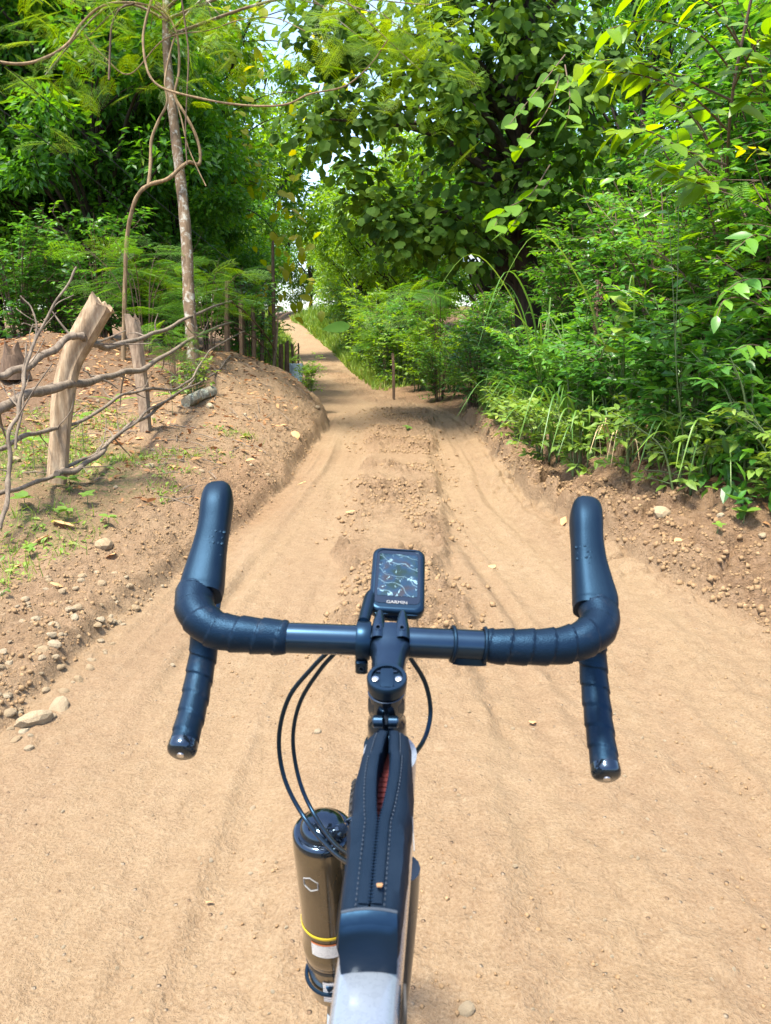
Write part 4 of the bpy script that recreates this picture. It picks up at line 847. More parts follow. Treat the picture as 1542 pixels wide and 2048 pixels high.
for label, pts, r0, r1, mat in (
        ('thick pale liana rising crooked and hooking right across the pale trunk', [(246, 745, 9.8), (249, 610, 9.7), (253, 490, 9.6), (262, 430, 9.5), (276, 390, 9.4), (298, 370, 9.4), (335, 358, 9.35), (362, 335, 9.35), (378, 324, 9.4), (398, 328, 9.5), (400, 300, 9.5), (388, 262, 9.45), (368, 225, 9.4), (350, 190, 9.4), (358, 140, 9.4), (355, 75, 9.4), (335, 30, 9.4), (310, 10, 9.4)], .043, .02, 'bark_vine'),
        ('upright pale liana branching off the thick crooked one', [(297, 372, 9.4), (301, 330, 9.4), (303, 280, 9.4), (318, 240, 9.35), (334, 205, 9.3), (330, 160, 9.3), (343, 95, 9.3), (356, 60, 9.3)], .035, .014, 'bark_vine'),
        ('long liana arching from the left edge up to the pale trunk', [(-30, 120, 8.8), (40, 128, 8.9), (90, 116, 9), (135, 88, 9.1), (165, 45, 9.2), (205, 12, 9.2), (255, 5, 9.3), (305, 14, 9.3), (335, 38, 9.35)], .028, .02, 'bark_vine'),
        ('short dark liana hanging left of the pale trunk', [(218, 160, 9.2), (220, 100, 9.2), (224, 50, 9.2), (240, 18, 9.2), (268, 7, 9.3)], .02, .018, 'stake_wood'),
        ('liana bowed left of the trunk then sagging right towards the sky gap', [(306, -10, 9.2), (292, 40, 9.2), (286, 80, 9.2), (292, 130, 9.2), (305, 160, 9.2), (330, 178, 9.2), (380, 192, 9.1), (450, 206, 9.0), (520, 212, 8.9), (575, 208, 8.8), (620, 188, 8.8), (690, 172, 8.7), (740, 130, 8.7), (775, 80, 8.6)], .026, .012, 'bark_vine'),
        ('dark straight liana hanging right of the pale trunk', [(362, -10, 9.2), (372, 60, 9.2), (377, 110, 9.2), (374, 190, 9.2), (371, 260, 9.2), (374, 330, 9.2)], .018, .012, 'stake_wood'),
        ('thin brown liana crossing down to the right of the hook', [(347, 185, 9.25), (362, 235, 9.25), (375, 290, 9.25), (394, 335, 9.25), (412, 372, 9.25)], .016, .010, 'bark_vine'),
        ('thin liana slanting right from the trunk below the sky gap', [(170, 70, 9.6), (210, 115, 9.5), (260, 148, 9.4), (330, 78, 9.3), (420, 60, 9.2), (480, 40, 9), (550, 36, 8.9), (610, 62, 8.8)], .012, .008, 'bark_vine')):
    sp = spline(PS(pts), 8); tag(obj('liana', tube(sp, np.linspace(r0, r1, len(sp)) * .66 * (1 + .08 * np.sin(np.arange(len(sp)) * .9) + .12 * vnoise(np.arange(len(sp)) * .45, np.arange(len(sp)) * 0.0, 3)), 9), M[mat], None, at=sp[0]), label, 'liana', GL)
M['wire'] = plain('wire_black', (.012, .012, .013), .5)
for label, pts in (('upper thin black wire slanting down across the left wood', [(-40, 90, 8.5), (120, 225, 9.6), (300, 390, 11), (420, 490, 12.2), (520, 570, 13.5)]), ('lower thin black wire slanting down across the left wood', [(-40, 190, 8.5), (120, 305, 9.6), (260, 420, 10.8), (380, 520, 12), (500, 600, 13.5)])):
    sp = spline(PS(pts), 10); tag(obj('wire', tube(sp, .006, 5), M['wire'], None, at=sp[0]), label, 'wire', 'wires across the left wood')

# ------------------------------------------------------------------ fence of posts and branches
def post(name, label, pts, radii, mat, seg=14, seed=0, group='posts of the branch fence', jag=.03):
    r = np.random.default_rng(seed); p = spline(np.array(pts), 8); n = len(p); rad = np.interp(np.linspace(0, 1, n), np.linspace(0, 1, len(radii)), radii); ph = r.uniform(0, 6, 4)
    def rf(R, s, a): return R * (1 + .10 * np.sin(2 * a + ph[0] + s * 1.2) + .07 * np.sin(5 * a + ph[1]) + .05 * np.sin(9 * a + ph[2] + 2 * s) + .04 * np.sin(s * 14 + ph[3]))
    V, Fs = tube(p, rad, seg, True, rf); k = (n - 1) * seg; V[k:k + seg] += r.normal(0, jag, (seg, 3)) * [.3, .3, 1.0]; V[-1, 2] -= jag * .8
    return tag(obj(name, (V, Fs), M[mat], None, at=p[0]), label, 'post', group)
b1 = P(112, 985, 5.06); post('fence_post', 'thick pale weathered post leaning right with broken top', [b1, P(118, 900, 5.06), P(126, 800, 5.05), P(140, 730, 5.03), P(168, 670, 5.0), P(205, 606, 4.95)], [.056, .058, .062, .064, .072, .078], 'post_wood', 22, 1, jag=.02)
# nearer knob on the bent post
b2 = P(293, 888, 6.9); post('fence_post', 'greyish split post second from the left edge', [b2, P(287, 800, 6.9), P(277, 720, 6.9), P(263, 636, 6.88)], [.052, .055, .058, .060], 'grey_wood', 18, 2, jag=.035)
for k, (label, px, y0, y1, d, r, mat, dxp) in enumerate((
        ('reddish fence post just right of the pale slender trunk', 455, 730, 562, 12.0, .045, 'stake_wood', 0), ('short fence post third stake from the trunk', 484, 725, 600, 12.6, .05, 'stake_wood', -2), ('thin stake fourth from the pale trunk', 508, 728, 612, 13.2, .04, 'stake_wood', -3), ('thin stake fifth from the pale trunk', 524, 738, 625, 13.7, .04, 'stake_wood', 2),
        ('tall thin dark pole standing above the stake row', 549, 740, 482, 14.2, .035, 'stake_wood', -4), ('pale leaning stick against the tall pole', 545, 728, 618, 14.0, .022, 'grey_wood', 12),
        ('low stake just right of the tall pole', 562, 735, 688, 14.6, .04, 'stake_wood', 0), ('low brown stake second right of the tall pole', 573, 740, 684, 14.9, .045, 'stake_wood', 1), ('low forked stake above the blue sack', 588, 748, 690, 15.2, .03, 'stake_wood', -4), ('thin upright stick beside the blue sack', 597, 748, 688, 15.3, .02, 'stake_wood', 0))):
    g = at(px, d); b = P(px, y0, d); b[2] = min(b[2], G(b[0], b[1])) - .12; tpt = P(px + dxp, y1, d); post('fence_stake', label, [b, (b + tpt) / 2 + [.01 * (k % 3 - 1), 0, 0], tpt], [r, r * .95, r * .85], mat, 9, 10 + k, 'stakes of the far fence', .02)
b = P(788, 775, 16.0); b[2] = G(b[0], b[1]) - .1; post('roadside_stake', 'slim dark stake standing alone before the bright bushes', [b, P(787, 735, 16), P(785, 706, 16)], [.03, .03, .026], 'stake_wood', 9, 31, None, .01)
GF = 'branches lashed as fence rails'
def rail(label, pts, r0, r1, seed, mat='branch_wood', twigs=9):
    r = np.random.default_rng(seed); pp = PS(pts); pp[1:-1] += r.normal(0, .012, (len(pp) - 2, 3)); sp = spline(pp, 8); n = len(sp); sp = sp + .006 * np.sin(np.arange(n)[:, None] * [.8, .63, .71] + r.uniform(0, 6, 3)); root = thing('fence_branch', label, 'branch', tuple(sp[0]), GF)
    rad = (.78 if r0 > .025 else .66) * np.linspace(r0, r1, n) * (1 + .07 * r.normal(size=n)); kn = np.zeros(n)
    for k in r.integers(2, n - 2, 5): kn[k] = .28
    obj('limb', tube(sp, rad * (1 + kn), 10), M[mat], root)
    for q in range(twigs):
        i = r.integers(2, n - 3); d = nrm(nrm(sp[i + 1] - sp[i]) + r.normal(0, .7, 3)); L = r.uniform(.10, .38)
        obj('twig', tube(spline([sp[i], sp[i] + d * L * .5 + r.normal(0, .015, 3), sp[i] + d * L], 4), np.linspace(rad[i] * .45, .003, 9), 6), M[mat], root)
rail('topmost long branch hooked over the thick pale post', [(-40, 765, 4.3), (0, 752, 4.4), (50, 738, 4.5), (100, 706, 4.7), (140, 676, 4.85), (165, 672, 4.93), (192, 690, 5.1), (230, 692, 5.5), (290, 676, 6.5), (345, 655, 8), (400, 625, 10), (462, 602, 12)], .030, .022, 1)
rail('heaviest branch crossing the middle of the thick pale post', [(-40, 832, 4.2), (0, 816, 4.3), (60, 795, 4.55), (128, 773, 4.92), (190, 760, 5.4), (240, 748, 6.0), (290, 734, 6.75), (350, 700, 8.4), (410, 665, 10.2), (465, 644, 12)], .040, .022, 2)
rail('thin bowed branch below the heaviest rail', [(-40, 918, 4.2), (0, 897, 4.3), (60, 868, 4.6), (113, 856, 4.95), (170, 832, 5.4), (236, 792, 6.1), (290, 779, 6.8), (354, 776, 7.6), (385, 748, 8.3), (412, 715, 9.3), (440, 690, 10.4), (490, 662, 12.4)], .022, .014, 3)
rail('lowest long branch sweeping up from the left corner', [(-40, 1012, 4.1), (0, 997, 4.2), (60, 968, 4.5), (109, 945, 4.9), (150, 930, 5.2), (185, 905, 5.5), (254, 856, 6.2), (313, 810, 7.0), (381, 774, 8.2), (427, 747, 9.6), (461, 711, 11.5)], .021, .014, 4)
rail('second low branch running close beside the lowest one', [(112, 948, 4.86), (160, 936, 5.1), (200, 905, 5.6), (240, 868, 6.1), (290, 828, 6.75), (345, 795, 7.6), (380, 770, 8.3), (398, 745, 8.8), (405, 720, 9.0)], .026, .010, 5)
rail('tall slanting stick rising at the left edge', [(0, 1060, 4.1), (8, 960, 4.15), (18, 880, 4.2), (34, 815, 4.25), (46, 745, 4.3), (74, 676, 4.35), (110, 604, 4.4), (156, 534, 4.45)], .020, .009, 6, twigs=7)
rail('thin crossed stick at the left edge', [(30, 900, 4.3), (45, 800, 4.35), (50, 745, 4.4), (70, 640, 4.5), (40, 590, 4.5)], .012, .006, 7)
rail('thin dark branch looping down by the stake row', [(462, 603, 12), (490, 620, 12.4), (520, 655, 13), (545, 690, 13.8), (556, 715, 14.2)], .022, .014, 8, 'stake_wood', 3)
rail('second dark branch drooping behind the stakes', [(470, 655, 12.1), (500, 668, 12.6), (525, 690, 13.2), (545, 720, 13.9)], .018, .012, 9, 'stake_wood', 3)
rail('short prop stick leaning at the split post', [(196, 755, 5.9), (180, 745, 5.85), (165, 735, 5.8)], .012, .006, 10, twigs=1)
# stump, log, sack
s0 = at(28, 8.6); V = []
rng = np.random.default_rng(51)
c = P(25, 722, 8.6); prof = [[c + np.array([math.cos(a) * r * (1 + .18 * math.sin(3 * a)), math.sin(a) * r * .8, z + (.10 * math.sin(2 * a + 1) + rng.normal(0, .02) if z > .1 else 0)]) for a in np.linspace(0, 2 * math.pi, 18, endpoint=False)] for z, r in ((-.2, .17), (0, .13), (.07, .10), (.13, .07))]
tag(obj('tree_stump', loft(prof), M['stake_wood'], None, at=c), 'jagged grey stump on the mound at the left edge', 'stump')
a = P(372, 822, 8.3); b = P(426, 790, 8.9); a[2] = G(a[0], a[1]) + .05; b[2] = G(b[0], b[1]) + .06
tag(obj('short_log', tube(spline([a, (a + b) / 2 + [0, 0, .01], b], 5), [.055, .06, .062, .06, .06, .058, .06, .06, .062, .06, .058], 12, rfun=lambda R, s, q: R * (1 + .06 * np.sin(3 * q) + .05 * np.sin(7 * q + s * 9))), wood_mat('log_bark', (.14, .12, .09), (.30, .27, .20), 30, .8, (.36, .38, .30)), None, at=a), 'short grey-green log lying at the foot of the pale trunk', 'log')
sk0 = P(594, 765, 15.2); sk1 = P(592, 728, 15.2); ring_ = []
for t in np.linspace(0, 1, 9):
    c = sk0 + (sk1 - sk0) * t; ring_.append([c + np.array([math.cos(q) * (.085 + .045 * t) * (1 + .18 * math.sin(4 * q + 3 * t)), math.sin(q) * .07 * (1 + .15 * math.sin(3 * q)), .02 * math.sin(5 * q + t * 4)]) for q in np.linspace(0, 2 * math.pi, 20, endpoint=False)])
tag(obj('plastic_sack', loft(ring_), plain('blue_white_sack', (.42, .52, .56), .4, noise_amt=.3, nscale=20), None, at=sk0), 'crumpled pale blue plastic sack wrapped round the last stakes', 'sack')

# ------------------------------------------------------------------ stones, clods, fallen leaves, weeds
def stone_mesh(seed, sub=2, flat=.65):
    import bmesh
    bm = bmesh.new(); bmesh.ops.create_icosphere(bm, subdivisions=sub, radius=1.0); r = np.random.default_rng(seed); pl = nrm(r.normal(size=(9, 3))); dd = r.uniform(.62, .95, 9); st_ = np.array([1, r.uniform(.65, .95), flat * r.uniform(.7, 1.1)])
    for v in bm.verts:
        p = np.array(v.co); s = 1.0
        for a_, b_ in zip(pl, dd):
            q = p @ a_
            if q * s > b_: s = b_ / q
        v.co = Vector(p * s * st_ * (1 + r.normal(0, .02)))
    me = bpy.data.meshes.new('stone'); bm.to_mesh(me); bm.free(); me.materials.append(M['stone']); return me
SM = [stone_mesh(k) for k in range(7)]
rng = np.random.default_rng(61)
def ground_px(px, py):
    """where a sight line meets the ground"""
    ds = np.geomspace(.9, 30, 900); u = (px - 771.0) / F * ds; v = (py - 1024.0) / F * ds
    q = np.stack([u, ds * _cp - v * _sp, H - ds * _sp - v * _cp], -1); hit = np.nonzero(q[:, 2] <= gz(q[:, 0], q[:, 1], False))[0]
    return q[hit[0]] if len(hit) else q[-1]
def stone(px, py, size, label, group=None, name='stone', mat=None, sink=.42):
    p = ground_px(px, py); o = bpy.data.objects.new(name, SM[rng.integers(7)]); COL.objects.link(o); s = size * (p[1] * _cp + (H - p[2]) * _sp) / F / 2
    o.location = (p[0], p[1], G(p[0], p[1]) + s * (.5 - sink)); o.scale = (s, s, s); o.rotation_euler = (rng.normal(0, .25), rng.normal(0, .25), rng.uniform(0, 6.3)); return tag(o, label, 'stone', group)
for px, py, s, label in ((212, 1095, 52, 'angular pale rock sitting above a curled brown leaf on the left shoulder'), (930, 2018, 42, 'rounded pebble at the bottom right of the silver top tube'), (637, 1468, 22, 'brownish pebble just right of the paired cables'), (70, 1450, 78, 'largest clay lump at the left track edge'), (120, 1418, 50, 'dark-sided clay lump beside the largest one'),
        (110, 1292, 36, 'pale flat stone at the top of the left rubble'), (82, 1303, 34, 'tan flat stone left of the pale one in the rubble'), (20, 1430, 30, 'tan stone at the left edge below the rubble'), (300, 700 + 140, 24, 'pale stone in front of the split post'), (420, 815, 22, 'white stone beside the short log'), (300, 935, 22, 'stone on the bank right of the thick post'), (30, 925, 32, 'flat stone left of the thick pale post'), (1320, 1045, 44, 'pale clay block at the foot of the right bank'), (1440, 1050, 24, 'grey stone near the round seedling on the right'), (1525, 1072, 22, 'small grey stone at the right edge of the bank'), (180, 1325, 14, 'dark grey pebble on the left clay shelf'), (345, 1328, 12, 'olive pebble left of the left drop bar'), (1498, 1155, 14, 'small white chip on the right clay rubble'), (505, 1608, 14, 'pale pebble left of the bottle'), (1210, 1310, 12, 'small pebble by the right bar bend')):
    stone(px, py, s, label)
k = 0
while k < 90:
    px = rng.uniform(0, 330); py = rng.uniform(1150, 1520)
    if px > 360 - (py - 1150) * .85: continue
    stone(px, py, rng.uniform(9, 26), 'small tan stone among the rubble along the left track edge', 'rubble stones at the left track edge'); k += 1
k = 0
while k < 42:
    px = rng.uniform(60, 640); py = rng.uniform(760, 1000)
    if px > 660 - (py - 800) * .5 or py < 790 - px * .05: continue
    stone(px, py, rng.uniform(6, 15), 'small pale stone scattered on the slope below the branch fence', 'stones on the slope below the fence'); k += 1
for k in range(60):
    px = rng.uniform(880, 1542); py = rng.uniform(1400, 2040); stone(px, py, rng.uniform(5, 12), 'tiny pale pebble pressed into the bare track right of the bicycle', 'pebbles in the bare track right of the bicycle')
for k in range(45):
    px = rng.uniform(0, 640); py = rng.uniform(1620, 2040); stone(px, py, rng.uniform(5, 12), 'tiny pale pebble pressed into the bare track left of the bicycle', 'pebbles in the bare track left of the bicycle')
# clods too many to count: ridge, both edges
CT = np.array([[1, 0, 0], [-1, 0, 0], [0, 1, 0], [0, -1, 0], [0, 0, 1], [0, 0, -1]], float); CF = np.array([[0, 2, 4], [2, 1, 4], [1, 3, 4], [3, 0, 4], [2, 0, 5], [1, 2, 5], [3, 1, 5], [0, 3, 5]])
n1_ = 6800; y1_ = rng.uniform(3.0, 14, n1_) ; x1_ = ridge_c(y1_) + rng.normal(0, .62, n1_) * ridge_w(y1_)
n2_ = 9500; y2_ = 1.6 + 11 * rng.random(n2_) ** 1.5; x2_ = road_l(y2_) - np.abs(rng.normal(.12, .6, n2_))
n3_ = 7500; y3_ = 2.2 + 11 * rng.random(n3_) ** 1.3; x3_ = road_r(y3_) + np.abs(rng.normal(.1, .45, n3_))
n4_ = 9000; y4_ = .9 + 7 * rng.random(n4_) ** 1.4; x4_ = rng.uniform(-1.3, 2.0, n4_)
x_ = np.concatenate([x1_, x2_, x3_, x4_]); y_ = np.concatenate([y1_, y2_, y3_, y4_])
keep = np.concatenate([vnoise(x1_ * 2.5, y1_ * 2, 77) > -.12, np.ones(n2_, bool), np.ones(n3_, bool), vnoise(x4_ * 1.6, y4_ * 1.3, 79) + .5 * vnoise(x4_ * 5, y4_ * 5, 80) > -.05]); small_ = np.concatenate([np.full(n1_, 1.45), np.full(n2_, .9), np.full(n3_, 1.35), np.full(n4_, .45)])[keep]; x_, y_ = x_[keep], y_[keep]; z_ = gz(x_, y_); n = len(x_)
s_ = (.004 + .014 * rng.random(n) ** 3.5) * small_; f = rng.normal(size=(n, 3)); u = rng.normal(size=(n, 3)); tv = CT[None] * rng.uniform(.6, 1.3, (n, 6, 1)); X_, Y_, Z_ = leaf_frames(f, u)
V = np.stack([x_, y_, z_ + s_ * .2], -1)[:, None] + s_[:, None, None] * (tv[..., 0:1] * X_[:, None] + tv[..., 1:2] * Y_[:, None] + tv[..., 2:3] * Z_[:, None])
o = obj('dirt_clods', (V.reshape(-1, 3), [(np.arange(n)[:, None, None] * 6 + CF[None]).reshape(-1, 3)]), M['clod'], None, True, kind='stuff'); tag(o, 'loose crumbs of clay strewn on ridge and track edges', 'dirt')
# leaf litter on the mound and under the shrubs
n = 11000; y_ = 4.8 + 11 * rng.random(n); x_ = road_l(y_) - .25 - 6 * rng.random(n) ** 1.2; kp = rng.random(n) < np.clip((road_l(y_) - x_ - .1) / 1.6, .12, 1) * np.clip((y_ - 4.2) / 3, .15, 1); x_, y_ = x_[kp], y_[kp]; n = len(x_)
x2_ = np.concatenate([x_, (road_r(y3_) + .6 + np.abs(rng.normal(0, .5, n3_)))[:1800]]); y2_ = np.concatenate([y_, y3_[:1800]]); z2_ = gz(x2_, y2_); n = len(x2_); f = rng.normal(size=(n, 3)); f[:, 2] *= .25; u = rng.normal(0, .35, (n, 3)); u[:, 2] += 1
lv = leaves(OVATE, np.stack([x2_, y2_, z2_ + .008], -1), f, u, rng.uniform(.03, .10, n), rng); o = obj('leaf_litter', (lv[0], lv[1]), M['dead_leaf'], None, False, lv[2], kind='stuff'); tag(o, 'dry brown leaf litter over the mound and under the shrubs', 'leaf litter')
tw = []
for k in range(420):
    y = rng.uniform(5, 13); x = road_l(np.array([y]))[0] - .2 - 4.5 * rng.random(); a = rng.uniform(0, 3.14); L = rng.uniform(.06, .3); e = np.array([math.cos(a) * L, math.sin(a) * L, 0]); p0 = np.array([x, y, G(x, y) + .012]); p1 = p0 + e; p1[2] = G(p1[0], p1[1]) + .015; tw.append(tube(np.array([p0, (p0 + p1) / 2 + [0, 0, .012], p1]), [.004, .0045, .002], 4, cap=False))
o = obj('fallen_twigs', merge(tw), M['branch_wood'], None, kind='stuff'); tag(o, 'thin fallen twigs strewn over the fenced slope', 'twigs')
DL = leaf_meshes([fancy_leaf(.55, .35, -.12, .1, .2, 8, .03, s) for s in range(4)], M['dead_leaf'], (.55, .8, 1.0))
def dead(px, py, size, label, tintk=0):
    p = ground_px(px, py); o = bpy.data.objects.new('fallen_leaf', DL[(tintk * 3 + 2) % len(DL)]); COL.objects.link(o); s = size * (p[1] * _cp + (H - p[2]) * _sp) / F
    o.location = (p[0], p[1], G(p[0], p[1]) + .01 + s * .1); o.scale = (s,) * 3; o.rotation_euler = (rng.normal(0, .2), rng.normal(.1, .3), rng.uniform(0, 6.3)); tag(o, label, 'leaf', 'single fallen leaves')
for k, (px, py, s, l) in enumerate(((112, 1186, 46, 'large curled tan leaf on the left shoulder near the photo edge'), (218, 1122, 52, 'curled brown leaf lying below the angular pale rock'), (105, 1050, 44, 'crumpled grey-brown leaf in the weeds below the thick post'), (692, 1030, 18, 'small dark leaf in the left wheel rut'), (990, 1130, 26, 'pale yellow leaf in the right wheel rut'), (410, 1800, 18, 'yellowish leaf lying left of the bottle'), (612, 968, 22, 'brown leaf at the edge of the left rut'), (1130, 1038, 26, 'dark folded leaf beside the right brake hood'), (590, 870, 34, 'brown curled leaf on the bank below the blue sack'), (100, 1080, 36, 'thin brown curled leaf left of the angular rock'), (1060, 1450, 24, 'pale leaf fragment on the track right of the stem'), (30, 1143, 26, 'reddish flat leaf at the left edge of the shoulder'), (1350, 1085, 30, 'pinkish dead leaf at the foot of the right bank'), (500, 880, 26, 'brown leaf in the middle of the left slope'), (450, 930, 24, 'brown leaf above the left brake hood'))):
    dead(px, py, s, l, k)
# low weeds and thin grass on the left shoulder
n = 5200; y_ = 2.6 + 5.2 * rng.random(n) ** 1.1; x_ = road_l(y_) - .45 - 2.2 * rng.random(n); kp = vnoise(x_ * 1.5, y_ * 1.5, 33) + .6 * vnoise(x_ * 5, y_ * 5, 35) > .02 - .12 * np.clip((road_l(y_) - x_) - 1, 0, 1); x_, y_ = x_[kp], y_[kp]; z_ = gz(x_, y_); n = len(x_)
a_ = rng.uniform(0, 6.28, n); f = np.stack([np.cos(a_), np.sin(a_), rng.uniform(.1, .9, n)], -1); u = rng.normal(0, .25, (n, 3)); u[:, 2] += 1
lv = leaves(OVATE, np.stack([x_, y_, z_ + .004 + .03 * rng.random(n)], -1), f, u, rng.uniform(.014, .05, n), rng); o = obj('ground_weeds', (lv[0], lv[1]), M['weed'], None, False, lv[2], kind='stuff'); tag(o, 'low green weeds spreading over the left shoulder', 'weeds')
ng = 3600; k_ = rng.integers(0, n, ng); bx_ = x_[k_] + rng.normal(0, .05, ng); by_ = y_[k_] + rng.normal(0, .05, ng); bz_ = gz(bx_, by_); BL = (np.array([[-.03, 0, 0], [.03, 0, 0], [.022, .5, .02], [-.022, .5, .02], [0, 1, -.12]]), None)
f = rng.normal(0, .45, (ng, 3)); f[:, 2] += 1; u = rng.normal(size=(ng, 3)); u[:, 2] *= .3
lv = leaves((BL[0], np.array([[0, 1, 2], [0, 2, 3], [3, 2, 4]])), np.stack([bx_, by_, bz_], -1), f, u, rng.uniform(.03, .11, ng), rng); o = obj('grass', (lv[0], lv[1]), M['weed'], None, False, lv[2], kind='stuff'); tag(o, 'thin short grass around the foot of the thick post', 'grass')
# hillside grass at the top of the climb and beside the road there
ng = 16000; y_ = rng.uniform(19, 62, ng); sd = rng.random(ng) < .8; x_ = np.where(sd, road_r(y_) + np.abs(rng.normal(0, 1.6, ng)), road_l(y_) - .1 - np.abs(rng.normal(0, .8, ng))); z_ = gz(x_, y_, False)
f = rng.normal(0, .4, (ng, 3)); f[:, 2] += 1; u = rng.normal(size=(ng, 3)); u[:, 2] *= .3; lv = leaves((BL[0] * [2, 1, 1], np.array([[0, 1, 2], [0, 2, 3], [3, 2, 4]])), np.stack([x_, y_, z_], -1), f, u, np.interp(y_, [19, 30, 60], [.22, .4, .7]) * rng.uniform(.5, 1.2, ng), rng)
o = obj('verge_grass', (lv[0], lv[1]), M['weed'], None, False, lv[2], kind='stuff'); tag(o, 'pale tall grass along the climbing part of the track', 'grass')
# seedlings one can pick out
SDL = leaf_meshes([fancy_leaf(.6, .1, .05, .1, .2, 6, .01, s) for s in range(2)], M['weed'], (.3, .55)); SDB = leaf_meshes([fancy_leaf(.9, .1, .05, 0, .3, 6, .01, s) for s in range(2)], M['weed'], (.25, .4)); SDG = leaf_meshes([fancy_leaf(.16, .4, .05, .1, 0, 7, .004, s) for s in range(2)], M['weed'], (.3, .5))
def seedling(px, py, n, size_px, label, ms, lift=.03, droop=.1):
    p = ground_px(px, py); s = size_px * p[1] / F; p[2] = G(p[0], p[1]); t = thing('seedling', label, 'seedling', tuple(p), 'seedlings on bare earth'); h = lift + s * .5
    obj('stem', tube(np.array([p - [0, 0, .01], p + [.003, 0, h * .6], p + [0, 0, h]]), [.003, .0025, .002], 5), M['stem_green'], t); a = rng.uniform(0, 6.28, n) * .2 + np.arange(n) * 6.28 / n
    single_leaves(t, ms, np.repeat((p + [0, 0, h])[None], n, 0), np.stack([np.cos(a), np.sin(a), rng.uniform(-.1, .5, n) - droop], -1), np.tile([0, -.2, 1.0], (n, 1)), s * rng.uniform(.75, 1.15, n), rng, np.arange(n))
seedling(1485, 1060, 5, 30, 'round-leaved seedling on the right clay bank', SDB); seedling(1430, 1105, 5, 17, 'small seedling alone on clay at the lower right bank', SDL); seedling(1500, 1020, 7, 28, 'leafy seedling overhanging the right clay bank', SDL)
seedling(140, 985, 7, 30, 'broad-leaved weed right at the foot of the thick post', SDL); seedling(50, 1020, 7, 30, 'broad-leaved weed near the left edge below the fence', SDL); seedling(135, 1045, 6, 26, 'broad-leaved weed below the thick post foot', SDL); seedling(175, 1010, 6, 22, 'small weed right of the thick post foot', SDL); seedling(60, 1115, 6, 20, 'small weed on the shoulder near the left edge', SDL); seedling(218, 1058, 6, 18, 'small weed above the angular rock', SDL)
seedling(70, 940, 6, 60, 'upright narrow-leaved sprout left of the thick post', SDG, .10, -.3); seedling(168, 905, 6, 60, 'upright narrow-leaved sprout right of the thick post', SDG, .16, -.3); seedling(235, 850, 6, 48, 'narrow-leaved sprout between the two posts', SDG, .10, -.3); seedling(345, 830, 6, 42, 'narrow-leaved sprout right of the split post', SDG, .10, -.3); seedling(815, 862, 5, 12, 'tiny seedling on the middle ridge of the track', SDL, .01)
# ------------------------------------------------------------------ bicycle
M['tape'] = None
w = NT('bar_tape'); co = w.coord(); v = w.noise(700, 2, vec=co); v2 = w.noise(30, 4, vec=co)
dust = w.ramp(w.noise(55, 6, 0.75, co), [(0.56, (0, 0, 0)), (0.8, (1, 1, 1))])
w.set(w.p, 'Base Color', w.mix(w.math('MULTIPLY', dust, .35), w.ramp(v2, [(0.3, (0.0020, 0.0045, 0.0095)), (0.75, (0.004, 0.008, 0.015))]), (0.05, 0.045, 0.04))); w.set(w.p, 'Roughness', 0.42); w.set(w.p, 'Specular IOR Level', 0.36); w.set(w.p, 'Specular Tint', (.22, .55, 1, 1))
w.bump(v, 0.5, 0.0008); M['tape'] = w.m
M['rubber'] = plain('hood_rubber', (0.0025, 0.005, 0.009), 0.5, spec=0.4, noise_amt=0.3, nscale=25, bump=0.15, bscale=500)
M['black_alloy'] = plain('black_alloy', (0.0025, 0.005, 0.009), 0.3, spec=0.7, coat=0.3, noise_amt=0.3)
M['black_plastic'] = plain('black_plastic', (0.0025, 0.005, 0.009), 0.36, spec=0.6, noise_amt=0.3)
M['gloss_black'] = plain('gloss_black', (0.004, 0.006, 0.009), 0.12, spec=0.6, coat=0.6)
M['hose'] = plain('cable_housing', (0.004, 0.006, 0.009), 0.3, spec=0.6)
M['steel'] = plain('bolt_steel', (0.62, 0.62, 0.62), 0.3, metal=1.0)
M['paint'] = plain('silver_paint', (0.15, 0.175, 0.21), 0.28, metal=0.2, spec=0.6, coat=0.8, noise_amt=0.05, nscale=200)
M['tyre'] = plain('tyre_rubber', (0.016, 0.015, 0.015), 0.75, noise_amt=0.4, nscale=60)
M['dusty_black'] = plain('dusty_black', (0.03, 0.028, 0.026), 0.6, noise_amt=0.5)
w = NT('bag_fabric'); co = w.coord(); wv = w.n('ShaderNodeTexWave', wave_type='BANDS'); w.set(wv, 'Vector', co); w.set(wv, 'Scale', 260.0); wv2 = w.n('ShaderNodeTexWave', wave_type='BANDS', bands_direction='Y'); w.set(wv2, 'Vector', co); w.set(wv2, 'Scale', 260.0)
dn = w.noise(22, 5, 0.6, co)
w.set(w.p, 'Base Color', w.ramp(dn, [(0.35, (0.0045, 0.0075, 0.014)), (0.62, (0.008, 0.012, 0.020)), (0.85, (0.02, 0.02, 0.02))])); w.set(w.p, 'Roughness', 0.7); w.set(w.p, 'Specular IOR Level', 0.25); w.set(w.p, 'Specular Tint', (.22, .55, 1, 1))
w.bump(w.math('ADD', w.math('ADD', wv.outputs[0], wv2.outputs[0]), w.math('MULTIPLY', w.noise(55, 4, 0.6, co), 4.0)), 0.45, 0.0007); M['bag'] = w.m
M['bag_smooth'] = plain('bag_coated_panel', (0.003, 0.0055, 0.011), 0.4, spec=0.6, noise_amt=0.3, nscale=18, bump=0.2, bscale=60, bdist=0.003)
M['liner'] = plain('red_liner', (0.06, 0.003, 0.003), 0.7)
M['seam'] = plain('seam_thread', (0.03, 0.04, 0.055), 0.6)
M['bottle'] = None
